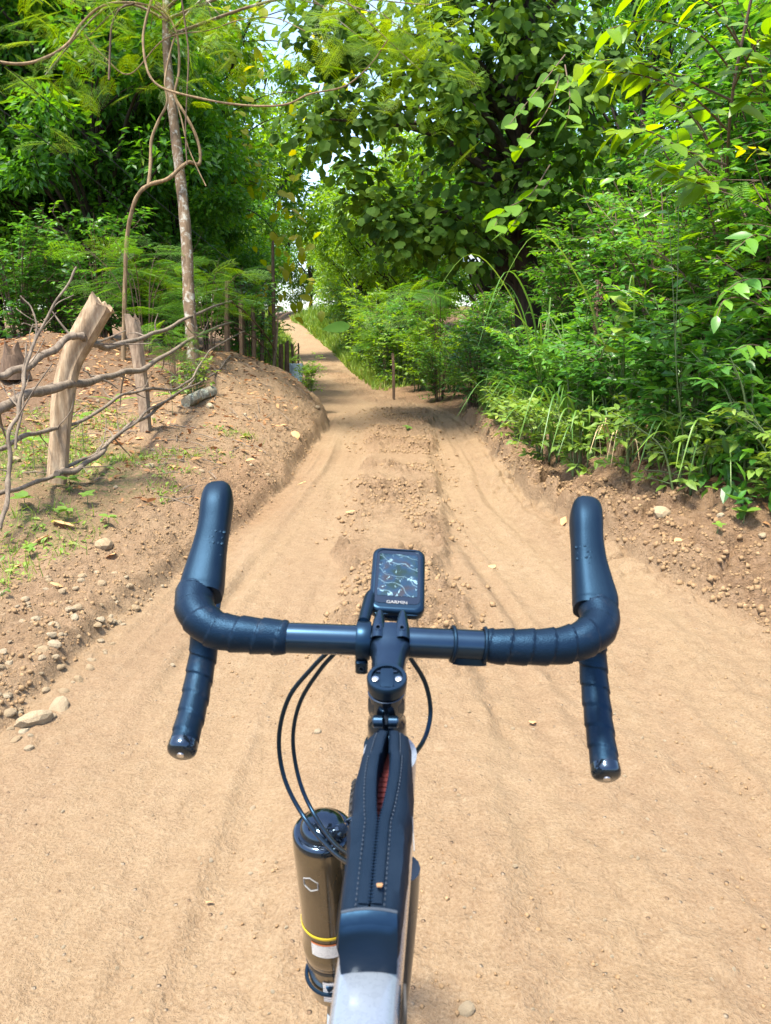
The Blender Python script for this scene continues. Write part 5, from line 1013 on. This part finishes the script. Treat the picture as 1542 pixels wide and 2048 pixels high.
w = NT('smoke_bottle'); w.set(w.p, 'Base Color', w.ramp(w.noise(20, 3, vec=w.coord()), [(0.3, (0.040, 0.027, 0.013)), (0.7, (0.085, 0.058, 0.028))])); w.set(w.p, 'Roughness', 0.12); w.set(w.p, 'Coat Weight', 0.8); w.set(w.p, 'Specular IOR Level', 0.6); M['bottle'] = w.m
M['yellow_print'] = plain('yellow_print', (0.62, 0.46, 0.03), 0.4)
M['grey_print'] = plain('grey_print', (0.22, 0.22, 0.22), 0.45)
M['orange_print'] = plain('orange_print', (0.55, 0.16, 0.05), 0.45)
w = NT('label_paper'); co = w.coord('Generated'); wv = w.n('ShaderNodeTexWave', wave_type='BANDS', bands_direction='Z'); w.set(wv, 'Vector', co); w.set(wv, 'Scale', 3.2)
txt = w.math('MULTIPLY', w.ramp(wv.outputs[0], [(0.5, (0, 0, 0)), (0.6, (1, 1, 1))]), w.ramp(w.noise(60, 2, vec=co), [(0.45, (0, 0, 0)), (0.5, (1, 1, 1))]))
w.set(w.p, 'Base Color', w.mix(txt, (0.74, 0.73, 0.70), (0.12, 0.12, 0.13))); w.set(w.p, 'Roughness', 0.4); M['label'] = w.m
w = NT('map_cloud_screen'); co = w.coord('Generated')
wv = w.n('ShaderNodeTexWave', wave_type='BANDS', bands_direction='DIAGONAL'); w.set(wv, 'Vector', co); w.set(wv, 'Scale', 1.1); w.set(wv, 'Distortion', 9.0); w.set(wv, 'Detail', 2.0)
road_cloud_mask = w.ramp(wv.outputs[0], [(0.985, (0, 0, 0)), (0.998, (.5, .5, .5))]); patch = w.noise(3.0, 3, 0.5, co)
cloud_refl = w.ramp(w.noise(6.5, 4, 0.6, co, 1.2), [(0.60, (0, 0, 0)), (0.63, (1, 1, 1))])  # pale cloud reflections painted into the screen colour and its glow
road_cloud_mask = w.math('MAXIMUM', road_cloud_mask, cloud_refl)
scr = w.mix(road_cloud_mask, w.ramp(patch, [(0.35, (0.006, 0.014, 0.010)), (0.5, (0.006, 0.018, 0.036)), (0.65, (0.016, 0.013, 0.012))]), (0.10, 0.16, 0.18))
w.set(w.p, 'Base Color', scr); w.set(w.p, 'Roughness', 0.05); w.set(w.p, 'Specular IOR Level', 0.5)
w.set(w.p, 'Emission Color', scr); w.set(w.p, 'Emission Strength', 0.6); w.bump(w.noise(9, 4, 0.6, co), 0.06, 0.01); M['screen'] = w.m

for q_ in ('rubber', 'black_alloy', 'black_plastic', 'gloss_black', 'bag_smooth', 'hose'): M[q_].node_tree.nodes['Principled BSDF'].inputs['Specular Tint'].default_value = (.22, .55, 1, 1)
bike = thing('bicycle', 'silver drop-bar bicycle with black taped handlebar seen from the saddle', 'bicycle', (0.0, 0.4, 0.0))
DB = 0.82
def helix(pitch, amp):
    return lambda R, s, a: R + amp * ((s / pitch + a / (2 * math.pi)) % 1.0) - amp * 0.5
clampC = P(781, 1283, DB)
barL = spline(PS([(575, 1275, DB), (500, 1270, DB), (440, 1262, .824), (404, 1240, .832), (388, 1212, .85), (392, 1180, .872)]), 26)
barR = spline(PS([(973, 1292, DB), (1060, 1294, DB), (1130, 1290, .824), (1178, 1272, .832), (1200, 1245, .85), (1194, 1210, .872)]), 26)
o = obj('handlebar', tube(spline(PS([(560, 1275, DB), (650, 1278, DB), (781, 1283, DB), (900, 1288, DB), (985, 1292, DB)]), 8), 0.0162, 28), M['black_alloy'], bike)
for nm, pth in (('L', barL), ('R', barR)):
    obj('bar_tape', tube(pth, np.interp(np.linspace(0, 1, len(pth)), [0, 0.02, 0.05, 1], [0.0172, 0.0185, 0.0190, 0.0216]), 40, rfun=helix(0.0225, 0.0017)), M['tape'], bike)
for sgn, pts in ((-1, [(398, 1200, .885), (406, 1235, .922), (408, 1290, .935), (399, 1350, .925), (385, 1420, .895), (366, 1492, .86)]),
                 (1, [(1190, 1225, .885), (1184, 1255, .922), (1185, 1310, .935), (1190, 1375, .925), (1199, 1455, .895), (1211, 1538, .86)])):
    pth = spline(PS(pts), 24)
    obj('drop_tape', tube(pth, np.interp(np.linspace(0, 1, len(pth)), [0, .3, 1], [0.0165, 0.0172, 0.0158]), 36, rfun=helix(0.026, 0.0015)), M['tape'], bike)
    ax = pth[-1] - pth[-3]; ax /= np.linalg.norm(ax)
    pl = obj('bar_end_plug', lathe([(-0.004, 0.0164), (0.004, 0.0168), (0.008, 0.0155), (0.0105, 0.012), (0.0112, 0.0)], pth[-1], ax, 28), M['gloss_black'], bike)
    obj('plug_screw', lathe([(0.0105, 0.0042), (0.0124, 0.004), (0.0127, 0.0)], pth[-1], ax, 14), M['steel'], pl)
def hood(pts, lat):
    """pts rows: px, py, depth, half width (m), half height (m)"""
    s = spline(np.array([[*P(a, b, c), hw, hh] for a, b, c, hw, hh in pts]), 8); p = s[:, :3]; T = nrm(np.gradient(p, axis=0)); X = nrm(np.array([1.0, 0, 0]) - T * T[:, 0:1]); Z = np.cross(X, T)
    a = np.arange(28) * 2 * math.pi / 28; rings = []
    for i in range(len(s)):
        ca, sa = np.cos(a), np.sin(a); k = 0.72
        rings.append(p[i] + (np.sign(ca) * np.abs(ca) ** k * s[i, 3])[:, None] * X[i] + (np.sign(sa) * np.abs(sa) ** k * s[i, 4])[:, None] * Z[i])
    return loft(rings)
hl = [(402, 1192, .868, .0232, .021), (405, 1172, .876, .0243, .0225), (412, 1135, .888, .0222, .021), (420, 1095, .900, .0195, .0195), (428, 1055, .912, .0182, .0205), (433, 1018, .925, .0187, .023), (436, 996, .936, .0182, .0215), (437, 984, .945, .0150, .0165), (437, 978, .951, .0085, .009), (437, 977, .953, .001, .001)]
hr = [(1190, 1222, .868, .0240, .021), (1190, 1202, .876, .0250, .0225), (1184, 1165, .888, .0225, .021), (1178, 1125, .900, .0198, .0195), (1174, 1085, .912, .0184, .0205), (1172, 1048, .925, .0188, .023), (1172, 1026, .936, .0183, .0215), (1172, 1014, .945, .0150, .0165), (1172, 1008, .951, .0085, .009), (1172, 1007, .953, .001, .001)]
for hp, sg in ((hl, -1), (hr, 1)):
    hd = obj('brake_hood', hood(hp, sg), M['rubber'], bike)
    # ribbed grip texture on the hood's top face, inner edge
    ribs = []
    for i in range(10):
        for j in range(5):
            t = 1 + i * 0.28; k = int(t); f = t - k; a = np.array(hp[k][:4]) * (1 - f) + np.array(hp[k + 1][:4]) * f
            c = P(a[0] + (-sg) * (6 + (j - 1.5) * 7.5 + (i % 2) * 3.5), a[1], a[2]) + np.array([0, -0.0155, 0.0125]) * (1 - 0.12 * abs(j - 1.5))
            ribs.append(lathe([(-0.0006, 0.0022), (0.0006, 0.0018), (0.001, 0.0)], c, np.array([0, -0.6, 0.8]), 6))
    obj('grip_texture', merge(ribs), M['rubber'], hd, kind='stuff')
    # brake lever blade hanging in front of the hood
    b = np.array(hp[5]); lv = spline([P(b[0], b[1] + 10, b[2] + .02), P(b[0] - sg * 4, b[1] + 80, b[2] + .055), P(b[0], b[1] + 170, b[2] + .05), P(b[0] + sg * 12, b[1] + 260, b[2] + .03)], 6)
    obj('brake_lever', tube(lv, np.linspace(0.009, 0.006, len(lv)), 10, flat=0.6), M['black_alloy'], bike)

# stem, headset and mount
steer = P(773, 1392, .742)
fw = clampC - steer; fw[2] = fw[2]; L = np.linalg.norm(fw); fwn = fw / L; sx = nrm(np.cross(fwn, [0, 0, 1.0])); sz = np.cross(sx, fwn)
ring = lambda c, hx, hz, k=0.75: c + np.array([(np.sign(math.cos(t)) * abs(math.cos(t)) ** k * hx) * sx + (np.sign(math.sin(t)) * abs(math.sin(t)) ** k * hz) * sz for t in np.linspace(0, 2 * math.pi, 28, endpoint=False)])
stem_r = [ring(steer + fwn * L * t - sz * dz, hx, hz) for t, hx, hz, dz in ((-0.16, .012, .014, .006), (-0.1, .0175, .019, .006), (0.1, .0185, .020, .004), (0.35, .0170, .0165, .001), (0.65, .0178, .0162, 0), (0.80, .0210, .0185, 0), (0.93, .0225, .0215, 0), (1.06, .0225, .0215, 0))]
stem = obj('stem', loft(stem_r), M['black_alloy'], bike)
for s in (-1, 1):
    c = clampC + sx * s * 0.0125 + sz * 0.0165
    obj('clamp_finger', lathe([(-0.016, 0.0085), (0.0, 0.0078), (0.010, 0.0062), (0.020, 0.0042), (0.024, 0.0025), (0.0245, 0)], c, fwn * 0.9 + sz * 0.25, 16), M['black_alloy'], stem)
    obj('clamp_bolt', lathe([(0, 0.0034), (0.0012, 0.0034), (0.0013, 0.002), (-0.002, 0.0018), (-0.002, 0)], clampC + sx * s * 0.0125 - fwn * 0.0075 + sz * 0.0235, sz * 0.7 - fwn * 0.7, 12), M['gloss_black'], stem)
    # pinch bolts on the back of the steerer clamp
    for k, zz in enumerate((-0.012, -0.034)):
        obj('pinch_bolt', lathe([(-0.004, 0.006), (0.004, 0.006), (0.0055, 0.0045), (0.0056, 0.002), (0.003, 0.0018), (0.003, 0)], steer - fwn * 0.0225 + sx * s * 0.007 + sz * zz, sx * s, 14), M['black_alloy'], stem)
obj('steerer_clamp', lathe([(-0.048, 0.0185), (-0.046, 0.0195), (-0.03, 0.0188), (-0.026, 0.0165), (-0.018, 0.0165), (-0.014, 0.0185), (0.006, 0.018), (0.008, 0.015), (0.008, 0)], steer, sz, 28), M['gloss_black'], stem)
obj('headset_spacer', lathe([(-0.075, 0.024), (-0.062, 0.0235), (-0.060, 0.0195), (-0.048, 0.0195)], steer, sz, 28), M['black_alloy'], bike)
mc = P(774, 1374, .735) + np.array([0, 0, 0.006]); mz = nrm(np.array([0.0, -0.30, 0.95]))
mnt = obj('round_mount', lathe([(-0.012, 0.014), (-0.008, 0.0185), (0.0, 0.0192), (0.005, 0.0192), (0.0062, 0.0182), (0.0062, 0.0150), (0.0030, 0.0146), (0.0030, 0.0)], mc, mz, 40), M['black_plastic'], bike)
mx = nrm(np.cross([0, 1.0, 0], mz)); my = np.cross(mz, mx)
obj('mount_tongue', box(mc + mz * 0.0040, mx * 0.0062, my * 0.0128, mz * 0.0012, 0.2), M['black_plastic'], mnt)
for s in (-1, 1):
    obj('mount_screw', lathe([(0.003, 0.0034), (0.0046, 0.0034), (0.0050, 0.0026), (0.0050, 0.0012), (0.0042, 0.001), (0.0042, 0)], mc + mx * s * 0.0112 - my * 0.001, mz, 16), M['steel'], mnt)
    obj('mount_notch', box(mc + mz * 0.0040 + mx * s * 0.0085 + my * 0.009, mx * 0.0022, my * 0.0014, mz * 0.0006), M['gloss_black'], mnt)
# out-front mount clamp and arm
ca = nrm(P(973, 1292, DB) - P(575, 1275, DB)); cc = P(727, 1281, DB)
omt = obj('mount_clamp', lathe([(-0.0078, 0.0168), (-0.0078, 0.0198), (-0.006, 0.0208), (0.006, 0.0208), (0.0078, 0.0198), (0.0078, 0.0168)], cc, ca, 30), M['black_plastic'], bike)
obj('clamp_ear', box(cc + np.array([-0.002, -0.004, -0.0265]), ca * 0.0066, np.array([0, 0.0085, 0]), np.array([0, -0.002, 0.0085]), 0.25), M['black_plastic'], omt)
obj('ear_screw', lathe([(0, 0.0034), (0.001, 0.0034), (0.001, 0.0018), (-0.002, 0.0016), (-0.002, 0)], cc + np.array([-0.002, -0.0128, -0.0265]), np.array([0, -1.0, 0.1]), 12), M['gloss_black'], omt)
obj('mount_arm', tube(spline(np.vstack([cc + np.array([0, 0.006, 0.018]), P(734, 1218, .845), P(744, 1190, .872), P(775, 1176, .895), P(798, 1172, .9)]), 8), 0.0068, 12), M['black_plastic'], omt)
# elastic rings with a small sensor under the bar
for px in (905, 968):
    c = P(px, 1288 + (px - 905) * 0.04, DB); obj('elastic_ring', torus(c, ca + np.array([0, 0.10 if px == 905 else 0.02, -0.06]), 0.0182, 0.0021, 36, 8), M['rubber'], bike)
obj('bar_sensor', box(P(938, 1318, DB), ca * 0.018, np.array([0, 0.008, 0]), np.array([0, 0, 0.0055]), 0.25), M['black_plastic'], bike)
# hoses
for pts, r in (([(660, 1300, .85), (625, 1335, .865), (578, 1395, .885), (558, 1475, .9), (570, 1560, .9), (612, 1640, .885), (668, 1705, .83), (720, 1740, .77)], .0027),
               ([(676, 1300, .85), (640, 1340, .87), (600, 1405, .895), (586, 1480, .91), (600, 1565, .91), (632, 1635, .89), (672, 1690, .84), (720, 1722, .78)], .0025),
               ([(806, 1295, .84), (822, 1318, .85), (850, 1365, .87), (861, 1420, .88), (852, 1470, .87), (828, 1508, .83), (800, 1520, .79)], .0027)):
    obj('cable_housing', tube(spline(PS(pts), 10), r, 10), M['hose'], bike)
# frame: axis of the bike in plan
bx = lambda y: np.interp(y, [-0.6, 0.45, 0.64, 0.9, 1.3], [-0.075, -0.0125, 0.003, 0.014, 0.03])
def fp(y, z): return np.array([bx(y) + (min(z, .87) - .87) * .085, y, z])      # the bicycle leans a little
def tubeb(name, pts, hw, hh, mat, par=bike, k=0.6, n=10):
    s = spline(np.array([[*p, a, b] for p, a, b in zip(pts, hw, hh)]), n); p = s[:, :3]; T = nrm(np.gradient(p, axis=0)); X = nrm(np.array([1.0, 0, 0]) - T * T[:, 0:1]); Z = np.cross(X, T); a = np.arange(28) * 2 * math.pi / 28
    rings = [p[i] + (np.sign(np.cos(a)) * np.abs(np.cos(a)) ** k * s[i, 3])[:, None] * X[i] + (np.sign(np.sin(a)) * np.abs(np.sin(a)) ** k * s[i, 4])[:, None] * Z[i] for i in range(len(s))]
    return obj(name, loft(rings), mat, par)
tubeb('top_tube', [fp(0.70, .868), fp(0.6, .866), fp(0.45, .858), fp(0.25, .842), fp(0.02, .815)], [.024, .0245, .0242, .021, .016], [.028, .026, .022, .018, .014], M['paint'])
tubeb('head_tube', [fp(0.672, .925), fp(0.70, .85), fp(0.735, .76)], [.026, .025, .028], [.026, .027, .030], M['paint'], k=1.0)
tubeb('down_tube', [fp(0.715, .80), fp(0.5, .55), fp(0.25, .285)], [.024, .026, .027], [.030, .030, .028], M['paint'])
tubeb('seat_tube', [fp(0.02, .83), fp(0.12, .55), fp(0.22, .28)], [.0165, .0165, .019], [.0165, .0165, .019], M['paint'], k=1.0)
for s in (-1, 1):
    e = np.array([s * 0.045, 0, 0]); b = np.array([s * 0.03, 0, 0])
    obj('chain_stay', tube(spline([fp(0.2, .28) + b, fp(0.0, .30) + e * 0.8, fp(-0.2, .345) + e * 1.1], 6), [.011] * 13, 10), M['paint'], bike)
    obj('seat_stay', tube(spline([fp(0.05, .76) + b * 0.6, fp(-0.08, .56) + e * 0.8, fp(-0.2, .345) + e * 1.1], 6), [.008] * 13, 10), M['paint'], bike)
    obj('fork_leg', tube(spline([fp(0.74, .745) + b * 0.9, fp(0.80, .62) + e * 0.8, fp(0.86, .46) + e * 0.95, fp(0.905, .345) + e], 6), np.linspace(.015, .010, 19), 12), M['black_alloy'], bike)
    obj('crank_arm', tube(np.array([fp(0.22, .28) + b * 2.6, fp(0.22 + s * 0.12, .28 - s * 0.12) + b * 3]), [.012, .009], 10), M['black_alloy'], bike)
    obj('pedal', box(fp(0.22 + s * 0.12, .28 - s * 0.12) + b * 4.6, [.045, 0, 0], [0, .04, 0], [0, 0, .011], .3), M['black_plastic'], bike)
obj('seat_post', tube(np.array([fp(0.03, .80), fp(0.0, .93)]), .0136, 14), M['black_alloy'], bike)
sd = spline(np.array([[*fp(0.13, .945), .018, .016], [*fp(0.02, .95), .035, .02], [*fp(-.06, .955), .065, .022], [*fp(-.12, .962), .072, .02], [*fp(-.15, .964), .05, .014]]), 6); aa = np.arange(20) * 2 * math.pi / 20
obj('saddle', loft([s[:3] + np.stack([np.cos(aa) * s[3], 0 * aa, np.sin(aa) * s[4]], -1) for s in sd]), M['black_plastic'], bike)
obj('chainring', torus(fp(0.22, .28) + np.array([.05, 0, 0]), [1, 0, 0], .088, .004, 40, 6), M['black_alloy'], bike)
def wheel(cy, cz, yaw):
    c = fp(cy, cz); ax = np.array([math.cos(yaw), math.sin(yaw), 0]); wh = obj('wheel', torus(c, ax, .311, .010, 60, 8), M['black_alloy'], bike)
    ty = torus(c, ax, .327, .0205, 72, 12); obj('tyre', ty, M['tyre'], wh)
    kn = []; fwd = np.array([-ax[1], ax[0], 0]); up = np.array([0, 0, 1.0])
    for i in range(90):
        t = i * 2 * math.pi / 90; d = math.cos(t) * fwd + math.sin(t) * up; tn = -math.sin(t) * fwd + math.cos(t) * up
        for q, oo in ((-0.8, .5), (-.35, 0), (.35, 0.0), (.8, .5)):
            n = d * math.cos(q) + ax * math.sin(q); kn.append(box(c + d * .327 + n * .0212 + tn * oo * .011, np.cross(n, tn) * .0035, tn * .0042, n * .0016))
    obj('tread_knobs', merge(kn), M['tyre'], wh, kind='stuff')
    obj('hub', tube(np.array([c - ax * .05, c - ax * .02, c + ax * .02, c + ax * .05]), [.02, .014, .014, .02], 14), M['black_alloy'], wh)
    sp = [tube(np.array([c + ax * (.03 if i % 2 else -.03), c + .305 * (math.cos(i * math.pi / 14) * fwd + math.sin(i * math.pi / 14) * up)]), .001, 4) for i in range(28)]
    obj('spokes', merge(sp), M['steel'], wh, kind='stuff')
    obj('brake_disc', torus(c - ax * .045, ax, .072, .005, 40, 4), M['steel'], wh)
wheel(0.905, .345, 0.02); wheel(-0.205, .345, 0.0)
obj('frame_strap', box(fp(0.45, .872) + np.array([.0262, 0, -.02]), [.0012, 0, 0], [0, .012, 0], [0, 0, .016], .2), M['dusty_black'], bike)

# bicycle computer
bc = P(793, 1222, .846); tc = P(799, 1094, .922); dy = nrm(tc - bc); dx = nrm(np.array([1.0, 0.0, -0.05]) - dy * np.dot(dy, [1.0, 0, -.05])); dz = np.cross(dx, dy); Ld = np.linalg.norm(tc - bc)
comp = thing('bicycle_computer', 'black bicycle computer with painted cloud reflections on its map screen mounted ahead of the stem', 'computer', tuple(bc + dy * Ld * .5 - dz * .018))
cen = bc + dy * Ld * 0.5 - dz * 0.008
def rrect(c, hx, hy, z, r=0.010, bow=0.0, n=6):
    pts = []
    for (qx, qy, a0) in ((1, 1, 0), (-1, 1, 90), (-1, -1, 180), (1, -1, 270)):
        for k in range(n + 1):
            a = math.radians(a0 + 90 * k / n); x = qx * (hx - r) + r * math.cos(a); y = qy * (hy - r) + r * math.sin(a)
            pts.append(c + dx * x + dy * (y + bow * (1 - (x / hx) ** 2) * (1 if qy > 0 else -0.6)) + dz * z)
    return np.array(pts)
hw, hl_ = .0312, Ld * .5 - .001
body = loft([rrect(cen, hw - .006, hl_ - .006, -.010), rrect(cen, hw - .001, hl_ - .001, -.007), rrect(cen, hw, hl_, .002, bow=.002), rrect(cen, hw - .0008, hl_ - .0008, .0055, bow=.002), rrect(cen, hw - .0036, hl_ - .0036, .0078, .009, .002), rrect(cen, hw - .0052, hl_ - .0052, .0078, .008, .002), rrect(cen, hw - .0056, hl_ - .0056, .0064, .008, .002)])
obj('case', body, M['black_plastic'], comp)
obj('glass', loft([rrect(cen + dy * .003, hw - .0055, hl_ - .0085, .0060, .006, .001), rrect(cen + dy * .003, hw - .0055, hl_ - .0085, .0069, .006, .001)]), M['gloss_black'], comp)
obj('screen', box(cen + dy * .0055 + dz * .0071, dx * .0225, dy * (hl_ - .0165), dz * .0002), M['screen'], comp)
for x in (-.016, .016): obj('button', box(cen - dy * (hl_ - .001) + dx * x + dz * .001, dx * .008, dy * .0022, dz * .0018, .3), M['black_plastic'], comp)
obj('port_cover', box(cen - dy * (hl_ + .0005) - dz * .006, dx * .013, dy * .0016, dz * .003, .3), M['gloss_black'], comp)
cu = bpy.data.curves.new('lettering', 'FONT'); cu.body = 'GARMIN'; cu.size = .0062; cu.align_x = 'CENTER'; cu.align_y = 'CENTER'; cu.extrude = .0001
tx0_ = bpy.data.objects.new('lettering_curve', cu); COL.objects.link(tx0_); bpy.context.view_layer.update(); tme = bpy.data.meshes.new_from_object(tx0_.evaluated_get(bpy.context.evaluated_depsgraph_get())); bpy.data.objects.remove(tx0_)
tx = bpy.data.objects.new('lettering', tme); COL.objects.link(tx); tme.materials.clear(); tme.materials.append(M['grey_print']); tx.parent = comp
lp = cen - dy * (hl_ - .0125) + dz * .0072 - wloc(comp)
tx.matrix_basis = Matrix(((dx[0], dy[0], dz[0], lp[0]), (dx[1], dy[1], dz[1], lp[1]), (dx[2], dy[2], dz[2], lp[2]), (0, 0, 0, 1)))

# top tube bag
bag = thing('top_tube_bag', 'black fabric top tube bag with half-open zip showing red lining', 'bag', tuple(fp(0.55, .885)))
sec = [  # forward, x shift, half width, base z, top z
    (0.645, 0.0, .0175, .885, .958), (0.637, 0.0, .0205, .885, .966), (0.60, 0, .0232, .886, .965), (0.56, 0, .0240, .885, .957), (0.52, 0, .0234, .884, .945), (0.485, 0, .0224, .883, .932), (0.466, -.0005, .0214, .8825, .924), (0.459, -.001, .0195, .882, .917)]
ss = spline(np.array(sec), 6)
def bag_ring(r, gap):
    y, sx_, hw, z0, z1 = r; c = bx(y) + sx_; q = []
    for (u, v) in ((-.82, 0), (-1, .12), (-1.05, .45), (-1.0, .80), (-.88, .94), (-.6, 1.0)): q.append((c + u * hw, y, z0 + v * (z1 - z0)))
    q += [(c - gap - .0005, y, z1 + .0012), (c - gap, y, z1 - .004), (c - gap * .9, y, z1 - .022), (c + gap * .9, y, z1 - .022), (c + gap, y, z1 - .004), (c + gap + .0005, y, z1 + .0012)]
    for (u, v) in ((.6, 1.0), (.88, .94), (1.0, .80), (1.05, .45), (1, .12), (.82, 0)): q.append((c + u * hw, y, z0 + v * (z1 - z0)))
    return q
gapf = lambda y: 0.0004 + 0.0048 * np.clip(math.sin(math.pi * np.clip((0.637 - y) / 0.105, 0, 1)) ** 0.8, 0, 1) * (0.62 if y > .60 else 1)
bv_, bf_ = loft([bag_ring(r, gapf(r[0])) for r in ss]); bv_[:, 0] += .0022 * fbm(bv_[:, 1] * 60, bv_[:, 2] * 50, 5, 2) * (np.abs(bv_[:, 0] - bx(bv_[:, 1])) > .012); bv_[:, 2] += .002 * fbm(bv_[:, 1] * 50, bv_[:, 0] * 90, 8, 2)
obj('body', (bv_, bf_), M['bag'], bag)
zl_ = [r for r in ss if .467 < r[0] < .64]
for s in (-1, 1):
    tape = [np.array([bx(r[0]) + s * (gapf(r[0]) + .0042), r[0], r[4] + .0018]) for r in zl_]
    Tt = tube(np.array(tape), .0042, 10, flat=0.28); zp = obj('zip_tape', Tt, M['bag'], bag)
    teeth = [box(np.array([bx(y) + s * (gapf(y) + .0008), y, np.interp(y, ss[::-1, 0], ss[::-1, 4]) + .0019]), [.0011, 0, 0], [0, .0006, 0], [0, 0, .0009]) for y in np.arange(.47, .636, .0024)]
    obj('zip_teeth', merge(teeth), M['black_plastic'], zp, kind='stuff')
    obj('stitch_row', merge([box(np.array([bx(y) + s * (gapf(y) + .0098), y, np.interp(y, ss[::-1, 0], ss[::-1, 4]) + .0013]), [.0003, 0, 0], [0, .0011, 0], [0, 0, .0004]) for y in np.arange(.468, .634, .0036)]), M['seam'], bag, kind='stuff')
obj('liner', merge([box(np.array([bx(y), y, np.interp(y, ss[::-1, 0], ss[::-1, 4]) - .0205]), [gapf(y) * .98, 0, 0], [0, .0031, 0], [0, 0, .001]) for y in np.arange(.536, .636, .006)]), M['liner'], bag)
fl = [np.array([[bx(y) + u * hw_, y, z + .0016 - .003 * u * u] for u in np.linspace(-1, 1, 9)] + [[bx(y) + u * hw_, y - .001, z - .0012 - .003 * u * u] for u in np.linspace(1, -1, 9)]) for y, z, hw_ in ((.4640, .9245, .0196), (.4585, .9205, .0200), (.4560, .9130, .0204), (.4555, .9020, .0205), (.4560, .8920, .0203), (.4575, .8830, .0198))]
obj('rear_panel', loft(fl), M['bag_smooth'], bag)
obj('seam_piping', tube(np.array([[bx(.463) + u * .0196, .4645, .9262 - .003 * u * u] for u in np.linspace(-1, 1, 9)]), .0011, 6), M['seam'], bag)
obj('side_label', box(np.array([bx(.55) + .0268, .55, .925]), [.0004, 0, 0], [0, .022, 0], [0, -.002, .002]), M['grey_print'], bag)
obj('pull_tab', box(np.array([bx(.478) + .006, .48, .9335]), [.0022, 0, 0], [0, .006, -.003], [0, 0, .0008], .3), plain('tan_pull', (0.38, 0.2, 0.09), 0.6), bag)

# fork-mounted bottle
bt = P(645, 1652, .915); bb = P(668, 1975, 1.03); ax = nrm(bt - bb); LB = np.linalg.norm(bt - bb)
bot = thing('water_bottle', 'smoky brown bottle with yellow ring carried beside the fork', 'bottle', tuple(bb))
R0 = .0365
prof = [(0, 0), (0, .024), (.006, .030), (.03, .0315), (.075, .0318), (.083, .0355), (.098, .0362), (.104, .0345), (.12, .0345), (LB * .55, .0345), (LB * .62, .0350), (LB * .78, .0360), (LB * .88, .0368), (LB * .94, .0366), (LB * .97, .034)]
obj('flask', lathe(prof, bb, ax, 40), M['bottle'], bot)
lid = obj('lid', lathe([(LB * .955, .0358), (LB * .972, .0362), (LB * .985, .034), (LB * .99, .030), (LB * .99, .0275), (LB * 1.0, .027), (LB * 1.02, .024), (LB * 1.035, .017), (LB * 1.042, .008), (LB * 1.043, 0)], bb, ax, 40), M['gloss_black'], bot)
n1 = nrm(np.cross(ax, [0, 1.0, 0])); n2 = np.cross(ax, n1)
obj('carry_loop', tube(spline([bb + ax * LB * .985 + np.array([.026, .012, 0]), bb + ax * LB * 1.01 + np.array([.042, .010, .004]), bb + ax * LB * 1.0 + np.array([.052, -.004, 0]), bb + ax * LB * .975 + np.array([.040, -.022, 0])], 6), .0055, 10, flat=.5), M['gloss_black'], lid)
obj('spout', lathe([(0, .009), (.012, .009), (.015, .006), (.015, 0)], bb + ax * LB * 1.0 + np.array([.020, -.014, 0]), ax + np.array([.5, -.4, 0]), 16), M['gloss_black'], lid)
def on_bottle(h, ang, r): return bb + ax * h + r * (math.cos(ang) * np.array([1.0, 0, 0]) + math.sin(ang) * np.cross(ax, [1.0, 0, 0]) / np.linalg.norm(np.cross(ax, [1.0, 0, 0])))
tocam = np.array([0, 0, H]) - bb; e1 = nrm(np.array([1.0, 0, 0]) - ax * ax[0]); e2 = np.cross(ax, e1)
face = math.atan2(np.dot(tocam, e2), np.dot(tocam, e1))
def wrap(h0, h1, a0, a1, r, n=14):
    ang = np.linspace(a0, a1, n); V = []
    for hh in (h0, h1):
        for q in ang: V.append(bb + ax * hh + r * (math.cos(q) * e1 + math.sin(q) * e2))
    return np.array(V), [np.array([[i, i + 1, n + i + 1, n + i] for i in range(n - 1)])]
obj('yellow_ring', lathe([(.135, .0350), (.1355, .0354), (.1395, .0354), (.140, .0350)], bb, ax, 40), M['yellow_print'], bot)
obj('paper_label', wrap(.1045, .1255, face - .75, face + .75, .0351), M['label'], bot)
obj('orange_stripe', wrap(.1257, .1285, face - .75, face + .75, .0352), M['orange_print'], bot)
obj('white_print', wrap(.018, .055, face - .45, face + .5, .0322), M['label'], bot)
obj('cage_ring', lathe([(.068, .033), (.068, .0338), (.073, .0338), (.073, .033)], bb, ax, 40), M['gloss_black'], bot)
hx_ = [(math.cos(t) * .30, math.sin(t) * .0105) for t in np.linspace(math.pi / 6, 2 * math.pi + math.pi / 6, 7)]
hp_ = []
for i in range(6):
    for t in np.linspace(0, 1, 4, endpoint=False):
        u = hx_[i][0] * (1 - t) + hx_[i + 1][0] * t; v = hx_[i][1] * (1 - t) + hx_[i + 1][1] * t
        hp_.append(bb + ax * (LB * .80 + v) + .0364 * (math.cos(face - .55 - u) * e1 + math.sin(face - .55 - u) * e2))
hp_.append(hp_[0]); obj('hexagon_mark', tube(np.array(hp_), .0008, 5), M['grey_print'], bot)
cg = obj('bottle_cage', merge([tube(spline([bb + ax * .0 + e1 * .036, bb + ax * .09 + e1 * .040, bb + ax * .17 + e1 * .038], 5), .004, 8), torus(bb + ax * .035, ax, .0345, .0026, 36, 6)]), M['black_plastic'], bike)
obj('cam_lever', tube(spline(PS([(700, 1950, .98), (672, 1966, .985), (655, 1976, .985)]), 5), [.006, .0055, .005, .0045, .0042, .0042, .0042, .0046, .0052, .0058, .0060][:11], 10), M['black_plastic'], bike)
